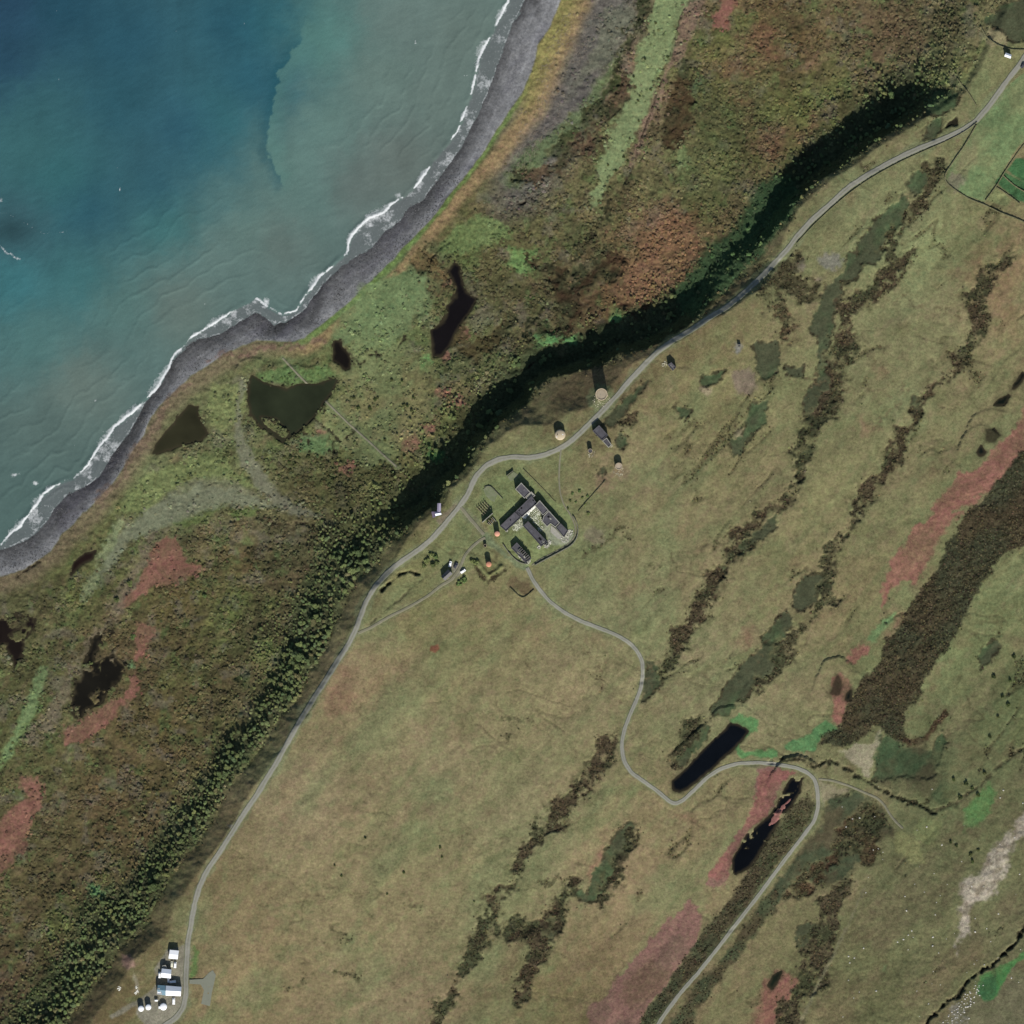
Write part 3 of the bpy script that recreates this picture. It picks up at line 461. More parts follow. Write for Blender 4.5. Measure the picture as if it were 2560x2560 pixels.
# earth bank round the kiln, and banks beside it
paint(pl("1196,1404 1208,1422 1223,1438 1237,1430 1254,1414"), (112, 116, 72), 3, 5, .8, line=2.5, dh=2.2)
paint(pl("1186,1412 1200,1432 1222,1452 1245,1438 1262,1424"), (48, 38, 28), 8, 3, .85, line=4, scr=.7)
paint(pl("956,1475 975,1455 1000,1442 1020,1430 1045,1436"), (30, 30, 20), 6, 2, .9, line=2.5, dh=-1.8)
paint(pl("925,1560 980,1510 1040,1465 1065,1440"), (72, 70, 48), 6, 2, .8, line=1.6, dh=-.6)
paint(pl("1280,1432 1300,1450 1320,1460 1340,1480 1310,1498 1285,1475 1270,1460"), (88, 72, 52), 10, 4, .7, scr=.3)

# ---------------------------------------------------------------- relief
BUMP = np.maximum(BUMP, SCR*0.45)
fade = sstep(0, 6, ROADD)
rel = fbm(GX, GY, 14, 3, 40)*0.9+fbm(GX, GY, 7, 2, 41)*0.6
rel2 = fbm(GX, GY, 30, 4, 43, STR, 1.8)
HS = H.copy()
Hf = H+(rel*BUMP*2.0+rel2*BUMP*1.2)*fade
for P in (YARD,): Hf = np.where(sd_poly(P, GX, GY) < 3, HS, Hf)
Hf -= 0.16*sstep(1.0, -2.0, ROADD)
Hf = np.where(d_shore < 0, np.minimum(Hf, d_shore*0.05-0.02), Hf)
i_in = slice(NO, NO+NI)
HG = HS[i_in, i_in]; CG = COL[i_in, i_in]; SG = SCR[i_in, i_in]; HF = Hf[i_in, i_in]
def samp(A, X, Y):
    X = np.asarray(X, float); Y = np.asarray(Y, float)
    u = np.clip((X-inner[0])/GS, 0, NI-1.001); v = np.clip((Y-inner[0])/GS, 0, NI-1.001)
    i = u.astype(int); j = v.astype(int); fu = u-i; fv = v-j
    if A.ndim == 3: fu = fu[..., None]; fv = fv[..., None]
    return (A[j, i]*(1-fu)+A[j, i+1]*fu)*(1-fv)+(A[j+1, i]*(1-fu)+A[j+1, i+1]*fu)*fv
def hz(X, Y): return float(samp(HG, X, Y))

# ---------------------------------------------------------------- materials
def mat(name, rough=0.9, spec=0.2):
    m = bpy.data.materials.new(name); m.use_nodes = True; n = m.node_tree
    b = n.nodes['Principled BSDF']; b.inputs['Roughness'].default_value = rough
    b.inputs['Specular IOR Level'].default_value = spec
    return m, n, b
def node(n, t, **kw):
    x = n.nodes.new(t)
    for k, v_ in kw.items(): setattr(x, k, v_)
    return x
def noise(n, scale, detail=5, rough=.6, vec=None, co='Object', stretch=None):
    tc = node(n, 'ShaderNodeTexCoord'); src = tc.outputs[co]
    if stretch:
        mp = node(n, 'ShaderNodeMapping'); mp.inputs['Scale'].default_value = stretch[0]; mp.inputs['Rotation'].default_value = (0, 0, stretch[1])
        n.links.new(src, mp.inputs[0]); src = mp.outputs[0]
    t_ = node(n, 'ShaderNodeTexNoise'); t_.inputs['Scale'].default_value = scale
    t_.inputs['Detail'].default_value = detail; t_.inputs['Roughness'].default_value = rough
    n.links.new(src, t_.inputs[0]); return t_.outputs['Fac']
def mrange(n, src, a, b, c, d):
    m = node(n, 'ShaderNodeMapRange'); m.inputs[1].default_value = a; m.inputs[2].default_value = b
    m.inputs[3].default_value = c; m.inputs[4].default_value = d; n.links.new(src, m.inputs[0]); return m.outputs[0]
def mul(n, col, fac):
    m = node(n, 'ShaderNodeVectorMath', operation='SCALE'); n.links.new(col, m.inputs[0]); n.links.new(fac, m.inputs['Scale']); return m.outputs[0]
def math_(n, op, a, b):
    m = node(n, 'ShaderNodeMath', operation=op)
    for i, s_ in enumerate((a, b)):
        if isinstance(s_, (int, float)): m.inputs[i].default_value = s_
        else: n.links.new(s_, m.inputs[i])
    return m.outputs[0]
def mixc(n, f, a, b):
    m = node(n, 'ShaderNodeMix', data_type='RGBA')
    if isinstance(f, float): m.inputs[0].default_value = f
    else: n.links.new(f, m.inputs[0])
    for i, s_ in ((6, a), (7, b)):
        if isinstance(s_, (tuple, list)): m.inputs[i].default_value = tuple(s_)[:3]+(1,)
        else: n.links.new(s_, m.inputs[i])
    return m.outputs[2]
def bumpn(n, b, h, dist, strg=1.0):
    x = node(n, 'ShaderNodeBump'); x.inputs['Distance'].default_value = dist; x.inputs['Strength'].default_value = strg
    n.links.new(h, x.inputs['Height']); n.links.new(x.outputs[0], b.inputs['Normal'])

GM, n, b = mat('ground_cover', .95, .05)
at = node(n, 'ShaderNodeAttribute', attribute_name='cover'); rg = node(n, 'ShaderNodeAttribute', attribute_name='relief')
f1 = noise(n, .55, 6, .7); f2 = noise(n, .12, 5, .6, stretch=((1, .45, 1), math.radians(-42))); f3 = noise(n, 2.2, 3, .7)
v1 = mrange(n, f1, .3, .7, -.5, .5); v2 = mrange(n, f2, .3, .7, -.5, .5); v3 = mrange(n, f3, .3, .7, -.5, .5)
amp = math_(n, 'ADD', math_(n, 'MULTIPLY', rg.outputs['Fac'], 1.0), .52)
tot = math_(n, 'ADD', math_(n, 'MULTIPLY', v1, amp), math_(n, 'ADD', math_(n, 'MULTIPLY', v2, .22), math_(n, 'MULTIPLY', v3, math_(n, 'MULTIPLY', amp, .7))))
fac = math_(n, 'ADD', tot, 1.0)
c0 = mul(n, at.outputs['Color'], fac)
hs = node(n, 'ShaderNodeHueSaturation'); n.links.new(mrange(n, noise(n, .3, 5, .65), .3, .7, .482, .518), hs.inputs['Hue']); n.links.new(c0, hs.inputs['Color'])
hs.inputs['Saturation'].default_value = 0.93
n.links.new(hs.outputs[0], b.inputs['Base Color'])
bumpn(n, b, f1, .5, .6)

def attr_mat(name, rough=.9, var=.35, scale=1.5, spec=.1, bump=.15):
    m, n, b = mat(name, rough, spec)
    a = node(n, 'ShaderNodeAttribute', attribute_name='tint', attribute_type='INSTANCER')
    f = mrange(n, noise(n, scale, 4, .7), .3, .7, 1-var, 1+var)
    n.links.new(mul(n, a.outputs['Color'], f), b.inputs['Base Color']); return m
LEAF = attr_mat('leaves', .85, .45, 2.2)
ROCKM = attr_mat('stone', .9, .2, 3)
def simple(name, c, var=.2, scale=1.0, rough=.8, spec=.2, bump=0, c2=None, stretch=None, detail=5, lo=.3, hi=.7):
    """c, c2: real base colours (linear albedo)"""
    m, n, b = mat(name, rough, spec)
    f = noise(n, scale, detail, .65, stretch=stretch)
    if c2: col = mixc(n, mrange(n, f, lo, hi, 0, 1), c, c2)
    else: col = mixc(n, mrange(n, f, lo, hi, 0, 1), [x*(1-var) for x in c], [x*(1+var) for x in c])
    f2_ = mrange(n, noise(n, scale*6, 4, .7), .3, .7, 1-var*.7, 1+var*.7)
    n.links.new(mul(n, col, f2_), b.inputs['Base Color'])
    if bump: bumpn(n, b, f, bump)
    return m
A = lambda r, g_, b_: tuple(float(x) for x in alb((r, g_, b_)))
BARK = simple('bark', (.06, .045, .03), .3, 3)
GRAVEL, n, b = mat('gravel_road', .95, .1)
ac = node(n, 'ShaderNodeAttribute', attribute_name='across')
fR = noise(n, .5, 6, .7); fR2 = noise(n, .06, 4, .6)
track = math_(n, 'ABSOLUTE', math_(n, 'SUBTRACT', math_(n, 'ABSOLUTE', ac.outputs['Fac'], 0), .48), 0)
worn = mrange(n, track, .0, .42, 0, 1)
colr = mixc(n, math_(n, 'MULTIPLY', worn, mrange(n, fR2, .35, .65, .25, 1.0)), A(140, 138, 128), A(120, 120, 104))
edg = math_(n, 'ADD', mrange(n, math_(n, 'ABSOLUTE', ac.outputs['Fac'], 0), .55, 1.0, 0, 1), mrange(n, fR, .35, .65, -.55, .25))
vg = node(n, 'ShaderNodeClamp'); n.links.new(edg, vg.inputs[0])
colr = mixc(n, vg.outputs[0], colr, A(100, 104, 74))
n.links.new(mul(n, colr, mrange(n, fR, .3, .7, .84, 1.14)), b.inputs['Base Color']); bumpn(n, b, fR, .05)
TRACKM = simple('worn_track', A(112, 110, 88), .12, .4, .95, c2=A(126, 122, 104))
LAYM = simple('lay_by_gravel', A(118, 120, 106), .06, .3, .95)
SLATE = simple('dark_roof_felt', A(74, 72, 76), .22, .35, .8, .2, c2=A(92, 90, 94), lo=.35, hi=.65)
SLATE2 = simple('old_grey_roof', A(88, 87, 92), .2, .3, .85, .1, c2=A(66, 64, 66))
CONC = simple('weathered_concrete', A(150, 148, 138), .18, .6, .9, .1)
CREAM = simple('cream_concrete', A(186, 172, 146), .12, .8, .85, .1, c2=A(164, 150, 126))
STONEW = simple('grey_stone_wall', A(120, 118, 104), .25, 1.2, .9, .1)
DRYW = simple('mossy_field_wall', A(112, 110, 82), .3, .9, .95, .05)
SALMON = simple('salmon_brick_top', A(214, 160, 136), .10, 1.2, .85, .1, c2=A(192, 138, 114))
ORANGE = simple('orange_brick_top', A(200, 142, 116), .14, 1.2, .85, .1, c2=A(176, 122, 98))
WHITE = simple('white_sheet_metal', (.70, .71, .72), .03, .5, .45, .4)
WHITEG = simple('pale_grey_sheet_metal', A(196, 204, 214), .03, .5, .5, .3)
BLUE = simple('blue_grey_sheet', A(98, 128, 142), .06, .5, .5, .3)
LILAC = simple('lilac_grey_roof', A(158, 150, 168), .06, .6, .7, .2)
PURP = simple('purple_grey_roof', A(104, 94, 112), .08, .6, .7, .2)
HOUSER = simple('grey_slate_roof', A(100, 98, 98), .10, .8, .7, .2, stretch=((1, 6, 1), 0))
TIMB = simple('bleached_timber', A(160, 146, 122), .2, 1, .85, .1)
BLACK = simple('black_opening', (.008, .008, .009), .1, 1, .9, .05)
GLASS = simple('window_glass', (.02, .025, .03), .1, 1, .15, .5)
RENDERW = simple('pale_render_wall', (.42, .41, .38), .1, .5, .85, .1)
TYRE = simple('tyre_rubber', (.02, .02, .02), .1, 1, .8, .1)
CARW = simple('white_car_paint', (.75, .75, .74), .01, 1, .3, .5)
CARD = simple('dark_car_paint', (.05, .05, .06), .02, 1, .3, .5)

# ---------------------------------------------------------------- object helpers
def mesh_obj(name, verts, faces, m, parent=None, smooth=False, mats=None, midx=None):
    me = bpy.data.meshes.new(name); me.from_pydata([tuple(v_) for v_ in verts], [], [tuple(f) for f in faces]); me.update()
    for q_ in (mats or [m]): me.materials.append(q_)
    if midx is not None: me.polygons.foreach_set('material_index', midx)
    if smooth: me.polygons.foreach_set('use_smooth', [True]*len(me.polygons))
    o = bpy.data.objects.new(name, me); S.collection.objects.link(o)
    if parent: o.parent = parent
    return o
def tag(o, label=None, cat=None, group=None, kind=None):
    if label: o['label'] = label
    if cat: o['category'] = cat
    if group: o['group'] = group
    if kind: o['kind'] = kind
    return o
def empty(name, loc, rz=0):
    o = bpy.data.objects.new(name, None); S.collection.objects.link(o); o.location = loc; o.rotation_euler = (0, 0, rz); o.empty_display_size = 1; return o
def thing(name, X, Y, label, cat, group=None, rz=0, dz=0):
    return tag(empty(name, (wx(X), wy(Y), hz(X, Y)+dz), rz), label, cat, group)
class MB:
    def __init__(s): s.v = []; s.f = []
    def box(s, c, d, rz=0, taper=1.0):
        cx, cy, cz = c; a, b_, h = d[0]/2, d[1]/2, d[2]/2; k = len(s.v); ca, sa = math.cos(rz), math.sin(rz)
        for z, t_ in ((-h, 1), (h, taper)):
            for x, y in ((-a, -b_), (a, -b_), (a, b_), (-a, b_)):
                x *= t_; y *= t_; s.v.append((cx+x*ca-y*sa, cy+x*sa+y*ca, cz+z))
        s.f += [(k, k+3, k+2, k+1), (k+4, k+5, k+6, k+7)]+[(k+i, k+(i+1) % 4, k+4+(i+1) % 4, k+4+i) for i in range(4)]; return s
    def prism(s, pts, z0, z1):
        k = len(s.v); m = len(pts)
        a2 = sum(pts[i][0]*pts[(i+1) % m][1]-pts[(i+1) % m][0]*pts[i][1] for i in range(m))
        if a2 < 0: pts = pts[::-1]
        for z in (z0, z1):
            for p in pts:
                zz = z if not callable(z) else z(p); s.v.append((p[0], p[1], zz))
        s.f += [tuple(k+i for i in range(m))[::-1], tuple(k+m+i for i in range(m))]+[(k+i, k+(i+1) % m, k+m+(i+1) % m, k+m+i) for i in range(m)]; return s
    def ring(s, pts, inner_, z0, z1):
        k = len(s.v); m = len(pts)
        for P_, z in ((pts, z0), (pts, z1), (inner_, z1), (inner_, z0)):
            for p in P_: s.v.append((p[0], p[1], z))
        for a_ in range(4):
            b_ = (a_+1) % 4
            for i in range(m): s.f.append((k+a_*m+i, k+a_*m+(i+1) % m, k+b_*m+(i+1) % m, k+b_*m+i))
        return s
    def lathe(s, prof, seg=32, c=(0, 0), jit=0, rnd=None):
        k = len(s.v); m = len(prof)
        js = [1+(rnd.uniform(-jit, jit) if jit else 0) for _ in range(seg)]
        for r, z in prof:
            for i in range(seg):
                a_ = 2*math.pi*i/seg; rr = r*js[i]; s.v.append((c[0]+rr*math.cos(a_), c[1]+rr*math.sin(a_), z))
        for j in range(m-1):
            for i in range(seg): s.f.append((k+j*seg+i, k+j*seg+(i+1) % seg, k+(j+1)*seg+(i+1) % seg, k+(j+1)*seg+i))
        s.f.append(tuple(k+(m-1)*seg+i for i in range(seg))); return s
    def build(s, name, m, parent=None, smooth=False, **kw): return mesh_obj(name, s.v, s.f, m, parent, smooth, **kw)
def inset(pts, d):
    n_ = len(pts); out = []
    a2 = sum(pts[i][0]*pts[(i+1) % n_][1]-pts[(i+1) % n_][0]*pts[i][1] for i in range(n_)); sg = 1 if a2 > 0 else -1
    for i in range(n_):
        p0, p1, p2 = np.array(pts[i-1]), np.array(pts[i]), np.array(pts[(i+1) % n_])
        e1 = (p1-p0)/np.linalg.norm(p1-p0); e2 = (p2-p1)/np.linalg.norm(p2-p1)
        n1_ = np.array([-e1[1], e1[0]])*sg; n2_ = np.array([-e2[1], e2[0]])*sg
        q_ = (n1_+n2_); q_ = q_/max(1e-6, np.dot(q_, n1_)+1e-9); out.append(tuple(p1+q_*d))
    return out
# ---------------------------------------------------------------- the ground mesh
def grid_mesh(name, Xa, Ya, Z, mask=None):
    """Xa, Ya 2-d pixel coordinates; builds quads where mask (cells) is true"""
    h_, w_ = Z.shape
    idx = np.arange(h_*w_).reshape(h_, w_)
    q = np.stack([idx[1:, :-1], idx[1:, 1:], idx[:-1, 1:], idx[:-1, :-1]], -1)
    if mask is not None: q = q[mask]
    q = q.reshape(-1, 4)
    used = np.unique(q); remap = np.full(h_*w_, -1); remap[used] = np.arange(len(used)); q = remap[q]
    co = np.stack([wx(Xa), wy(Ya), Z], -1).reshape(-1, 3)[used].astype(np.float32)
    me = bpy.data.meshes.new(name)
    me.vertices.add(len(used)); me.vertices.foreach_set('co', co.ravel())
    me.loops.add(q.size); me.loops.foreach_set('vertex_index', q.ravel().astype(np.int32))
    me.polygons.add(len(q)); me.polygons.foreach_set('loop_start', np.arange(0, q.size, 4, dtype=np.int32)); me.polygons.foreach_set('loop_total', np.full(len(q), 4, np.int32))
    me.polygons.foreach_set('use_smooth', np.ones(len(q), bool))
    me.update(calc_edges=True); me.validate()
    return me, used
def set_col(me, name, arr):
    a = me.attributes.new(name, 'FLOAT_COLOR', 'POINT'); c4 = np.ones((len(arr), 4), np.float32); c4[:, :3] = arr; a.data.foreach_set('color', c4.ravel())
def set_f(me, name, arr):
    a = me.attributes.new(name, 'FLOAT', 'POINT'); a.data.foreach_set('value', np.asarray(arr, np.float32).ravel())
lm_ = (d_shore > -25)
cm = lm_[1:, :-1] | lm_[:-1, 1:] | lm_[1:, 1:] | lm_[:-1, :-1]
me, used = grid_mesh('ground', GX, GY, Hf, cm)
set_col(me, 'cover', COL.reshape(-1, 3)[used]); set_f(me, 'relief', np.clip(BUMP, 0, .6).reshape(-1)[used])
me.materials.append(GM)
ground = bpy.data.objects.new('ground', me); S.collection.objects.link(ground); tag(ground, kind='structure')

# ---------------------------------------------------------------- the sea
SEACP = ctrl("20,20:33,66,88 20,150:32,68,88 150,20:28,72,88 300,100:33,80,95 600,60:28,78,95 640,200:28,82,100 460,330:33,80,98 300,250:36,84,96 100,270:48,95,100 60,370:52,100,102 150,450:45,100,102 220,520:32,80,95 400,470:32,80,95 520,400:35,90,100 560,300:40,100,106 420,560:55,112,110 620,560:95,122,112 560,480:78,115,112 50,580:52,85,92 40,700:50,110,115 200,700:52,108,110 300,760:80,112,105 450,760:100,115,105 100,850:72,112,108 200,960:100,115,105 100,1100:84,105,98 30,1200:78,102,96 660,60:36,95,104 650,200:35,92,104 800,100:80,125,115 800,300:95,125,115 720,400:95,125,115 950,200:100,122,112 1000,50:100,120,112 1150,100:98,115,106 900,450:98,110,103 700,600:95,108,100 750,500:88,118,110 1100,250:98,115,106 1000,400:98,108,100 540,640:95,118,110 -2000,-2000:30,66,88 -2000,500:34,72,90")
sm_ = d_shore < 3
scm = sm_[1:, :-1] | sm_[:-1, 1:] | sm_[1:, 1:] | sm_[:-1, :-1]
SC = idw(SEACP, 3.4, 75, 22)
SC = SC*.88+SC.mean(-1, keepdims=True)*.12*np.array([.9, 1.05, 1.0], np.float32)
# silt plume edge
PE = pl("812,-80 770,20 736,109 719,152 690,212 676,265 670,331 676,398 696,447")
pd_ = dist_line(PE, GX+W1*20, GY+W2*20, True); pd_ = orient(pd_, 900, 300, 1)
inwin = sstep(520, 430, GY)*sstep(30, 150, GY)*sstep(560, 640, GX)*sstep(900, 740, GX)
edge = sstep(-3, 3, pd_)*inwin
edk = sstep(-40, -1, pd_)*(1-sstep(-1, 2, pd_))*inwin
pe_ = sstep(-10, 60, -pd_)*sstep(140, 60, -pd_)*inwin; SC = SC*(1-.0*edk[..., None])
SC = SC*(1-.55*edk[..., None])+alb((24, 76, 88))*.55*edk[..., None]
SC = SC*(1-.5*(edge*sstep(60, 0, pd_))[..., None])+alb((86, 124, 114))*.5*(edge*sstep(60, 0, pd_))[..., None]
cl = fbm(GX, GY, 60, 5, 50); SC = .92*SC*(1+0.10*cl[..., None])
turb = np.clip(sstep(-120, -10, d_shore), 0, 1)
# swell: long crests roughly parallel with the shore, bending with it
ph = d_break/6.2+1.6*fbm(GX, GY, 130, 3, 51)+.5*fbm(GX, GY, 30, 2, 56)
sw = np.sin(ph*2*np.pi/2.1)
far_ = sstep(-260, -20, d_break)
patch = sstep(-.1, .5, fbm(GX, GY, 150, 3, 52, math.radians(-50), 2))
cr = np.power(np.clip(sw, 0, 1), 6)*patch*far_
chop = fbm(GX, GY, 18, 3, 53, math.radians(-20), 3)*0.35+fbm(GX, GY, 9, 2, 58, math.radians(-30), 2.5)*.2
SH = 0.03+0.26*cr*far_+chop*.30+np.where(d_break > -4, .0, 0)
SH = SH+0.55*np.exp(-((d_break+1.0)/1.6)**2)*sstep(-.4, .2, fbm(GX, GY, 60, 3, 54))
SH = np.where(d_shore > -6, SH*sstep(1.5, -6, d_shore)+.03, SH)
SH = np.minimum(SH, 1.0)
fm = fbm(GX, GY, 70, 3, 55); fm2 = fbm(GX, GY, 10, 4, 57)
wd = .5+6.5*sstep(.0, .5, fm)
onb = sstep(-.22, .12, fm+.35*fm2)
foam = sstep(-11, -8, d_break)*onb*sstep(-wd-1.3+2.8*fm2, -wd*.15, d_break)*sstep(1.0, .1, d_break)*(.60+.70*np.exp(-(d_break/.9)**2))
wash = sstep(-.5, 1, d_break)*sstep(.6, -.3, d_shore)*(0.20+.38*sstep(-.1, .5, fbm(GX, GY, 26, 3, 59)))
edgef = np.exp(-((d_shore+.4)/.7)**2)*.55*sstep(-.3, .3, fm2+fm)
foam = np.maximum(np.maximum(foam, wash), edgef)
def blob(x, y, rx, ry=None, a=1): return a*np.exp(-(((GX+W1*6-x)/rx)**2+((GY+W2*6-y)/(ry or rx))**2))
for x, y, rx, ry, a_ in [(1039, 102, 3.5, 2.5, 1), (297, 472, 2, 4, 1.1), (995, 486, 12, 9, .7), (925, 560, 12, 7, .8), (35, 1187, 14, 6, .7), (85, 1210, 7, 4, .9), (180, 1115, 4, 3, .5), (238, 998, 3.5, 3, .9), (230, 1002, 8, 2, .4), (0, 500, 7, 8, .6), (508, 757, 4, 3, .5), (254, 1078, 5, 6, .4), (665, 750, 8, 12, .9), (660, 765, 12, 5, .7),
    (611, 56, 2, 2, .7), (437, 74, 2, 2, .6), (68, 118, 2, 2, .6), (15, 42, 2, 2, .5), (146, 196, 2, 2, .6), (293, 416, 2, 2, .5), (606, 109, 2, 2, .4), (140, 25, 2, 2, .4)]:
    foam = np.maximum(foam, blob(x, y, rx, ry, a_))
for s, w_, a_ in [("0,530 40,548 66,560 90,578 108,582 140,578 165,574", 2.2, .45), ("0,610 12,625 30,636 48,648", 6, .7)]:
    dd = dist_line(pl(s), GX+W1*8, GY+W2*8); foam = np.maximum(foam, a_*sstep(w_, 0, dd)*sstep(-.4, .3, fm2+.2))
SC = SC*(1-.35*np.maximum(blob(20, 575, 60, 30), 0)[..., None])
wz = sstep(-.3, 2.0, d_break+1.2*fm2); SC = SC*(1-.75*wz[..., None])+alb((100, 103, 103)).astype(np.float32)*.9*.75*wz[..., None]
me, used = grid_mesh('sea', GX, GY, SH, scm)
set_col(me, 'water', SC.reshape(-1, 3)[used]); set_f(me, 'foam', np.clip(foam, 0, 1.3).reshape(-1)[used]); set_f(me, 'crest', cr.reshape(-1)[used])
SEA, n, b = mat('sea_water', .22, .35)
wa = node(n, 'ShaderNodeAttribute', attribute_name='water'); fo = node(n, 'ShaderNodeAttribute', attribute_name='foam')
nf = noise(n, .55, 7, .75); nf2 = noise(n, .07, 5, .6, stretch=((1, .35, 1), math.radians(-40)))
wc = mul(n, wa.outputs['Color'], math_(n, 'ADD', mrange(n, nf, .3, .7, .93, 1.07), mrange(n, nf2, .3, .7, -.07, .07)))
fmask = math_(n, 'SMOOTH_MIN', math_(n, 'MULTIPLY', mrange(n, math_(n, 'ADD', math_(n, 'MULTIPLY', fo.outputs['Fac'], .95), math_(n, 'MULTIPLY', math_(n, 'SUBTRACT', nf, .60), 1.5)), .16, .85, 0, 1), mrange(n, fo.outputs['Fac'], 0.03, .2, 0, 1)), 1.0)
n.links.new(mixc(n, fmask, wc, (.55, .56, .56)), b.inputs['Base Color'])
n.links.new(mrange(n, fmask, 0, 1, .25, .9), b.inputs['Roughness'])
bumpn(n, b, noise(n, .8, 4, .6, stretch=((1, .5, 1), math.radians(-40))), .25, .5)
me.materials.append(SEA)
sea = bpy.data.objects.new('sea', me); S.collection.objects.link(sea); tag(sea, kind='structure')

# ---------------------------------------------------------------- ponds as water sheets
for nm, sl, s_, lvl, c in pond_out:
    mk = s_ < 1.2
    cmk = mk[1:, :-1] | mk[:-1, 1:] | mk[1:, 1:] | mk[:-1, :-1]
    me, used = grid_mesh(nm, GX[sl], GY[sl], np.full(s_.shape, lvl, np.float32), cmk)
    set_f(me, 'depth', np.clip(-s_/2.2+.35*W2[sl]+.1, 0, 1).reshape(-1)[used])
    m, n, b = mat(nm+'_water', .15, .15); dp = node(n, 'ShaderNodeAttribute', attribute_name='depth')
    f = mrange(n, noise(n, .05, 4, .6), .3, .7, .75, 1.25)
    cc = node(n, 'ShaderNodeRGB'); cc.outputs[0].default_value = tuple(alb(c)*.9)+(1,)
    n.links.new(mul(n, mixc(n, dp.outputs['Fac'], tuple(alb((52, 47, 34))), cc.outputs[0]), f), b.inputs['Base Color']); bumpn(n, b, noise(n, .7, 3, .5), .05, .3)
    me.materials.append(m); o = bpy.data.objects.new(nm, me); S.collection.objects.link(o); tag(o, kind='structure')

# ---------------------------------------------------------------- road ribbons
def resample(P, step):
    seg = np.hypot(*np.diff(P, axis=0).T); cum = np.r_[0, np.cumsum(seg)]; t_ = np.arange(0, cum[-1], step)
    R_ = np.c_[np.interp(t_, cum, P[:, 0]), np.interp(t_, cum, P[:, 1])]
    k = np.array([1, 2, 3, 4, 3, 2, 1.]); k /= k.sum()
    for _ in range(2):
        Q = np.vstack([np.repeat(R_[:1], 3, 0), R_, np.repeat(R_[-1:], 3, 0)])
        R_ = np.c_[np.convolve(Q[:, 0], k, 'valid'), np.convolve(Q[:, 1], k, 'valid')]
    return R_
def ribbon(name, P, hw, m, dz=.03):
    R_ = resample(P, 3.0); T = np.gradient(R_, axis=0); T /= np.hypot(T[:, 0], T[:, 1])[:, None]; Nn = np.c_[-T[:, 1], T[:, 0]]
    L = len(R_); us = np.array([-1, -.96, -.6, -.2, .2, .6, .96, 1]); V = []; AC = []
    wl = hw*(1+.24*fbm(R_[:, :1], R_[:, 1:], 22, 3, 61).ravel()+.05*fbm(R_[:, :1], R_[:, 1:], 7, 2, 62).ravel())
    wr = hw*(1+.24*fbm(R_[:, :1], R_[:, 1:], 22, 3, 63).ravel()+.05*fbm(R_[:, :1], R_[:, 1:], 7, 2, 64).ravel())
    for u in us:
        ww = wl if u < 0 else wr
        Q = R_+Nn*(u*ww)[:, None]; z = samp(HG, Q[:, 0], Q[:, 1])+dz-(.10 if abs(u) == 1 else 0)+(.05*(1-abs(u)))
        V.append(np.c_[wx(Q[:, 0]), wy(Q[:, 1]), z]); AC.append(np.full(L, u))
    V = np.stack(V, 1).reshape(-1, 3); AC = np.stack(AC, 1).reshape(-1); k = len(us)
    F = [(i*k+j, i*k+j+1, (i+1)*k+j+1, (i+1)*k+j) for i in range(L-1) for j in range(k-1)]
    o = mesh_obj(name, V, F, m, smooth=True); set_f(o.data, 'across', AC); tag(o, kind='structure'); return o
for i, (nm, P, hw) in enumerate(roads):
    ribbon(nm, P, hw, GRAVEL if i in (0, 1) else TRACKM, .04+.01*i)
mb = MB(); zl = max(hz(x, y) for x, y in LAY)+.06
mb.prism([(wx(x), wy(y)) for x, y in LAY], zl-.9, zl); tag(mb.build('lay_by', LAYM), kind='structure')

# ---------------------------------------------------------------- plant and stone models used by all copies
def ico(sub=1):
    t_ = (1+5**.5)/2
    v_ = [(-1, t_, 0), (1, t_, 0), (-1, -t_, 0), (1, -t_, 0), (0, -1, t_), (0, 1, t_), (0, -1, -t_), (0, 1, -t_), (t_, 0, -1), (t_, 0, 1), (-t_, 0, -1), (-t_, 0, 1)]
    v_ = [np.array(p)/np.linalg.norm(p) for p in v_]
    f = [(0, 11, 5), (0, 5, 1), (0, 1, 7), (0, 7, 10), (0, 10, 11), (1, 5, 9), (5, 11, 4), (11, 10, 2), (10, 7, 6), (7, 1, 8), (3, 9, 4), (3, 4, 2), (3, 2, 6), (3, 6, 8), (3, 8, 9), (4, 9, 5), (2, 4, 11), (6, 2, 10), (8, 6, 7), (9, 8, 1)]
    for _ in range(sub):
        c_ = {}; nf_ = []
        def md(a, b_):
            k = (min(a, b_), max(a, b_))
            if k not in c_:
                p = v_[a]+v_[b_]; v_.append(p/np.linalg.norm(p)); c_[k] = len(v_)-1
            return c_[k]
        for a, b_, c in f:
            x, y, z = md(a, b_), md(b_, c), md(c, a); nf_ += [(a, x, z), (b_, y, x), (c, z, y), (x, y, z)]
        f = nf_
    return v_, f
IV1, IF1 = ico(1); IV2, IF2 = ico(2)
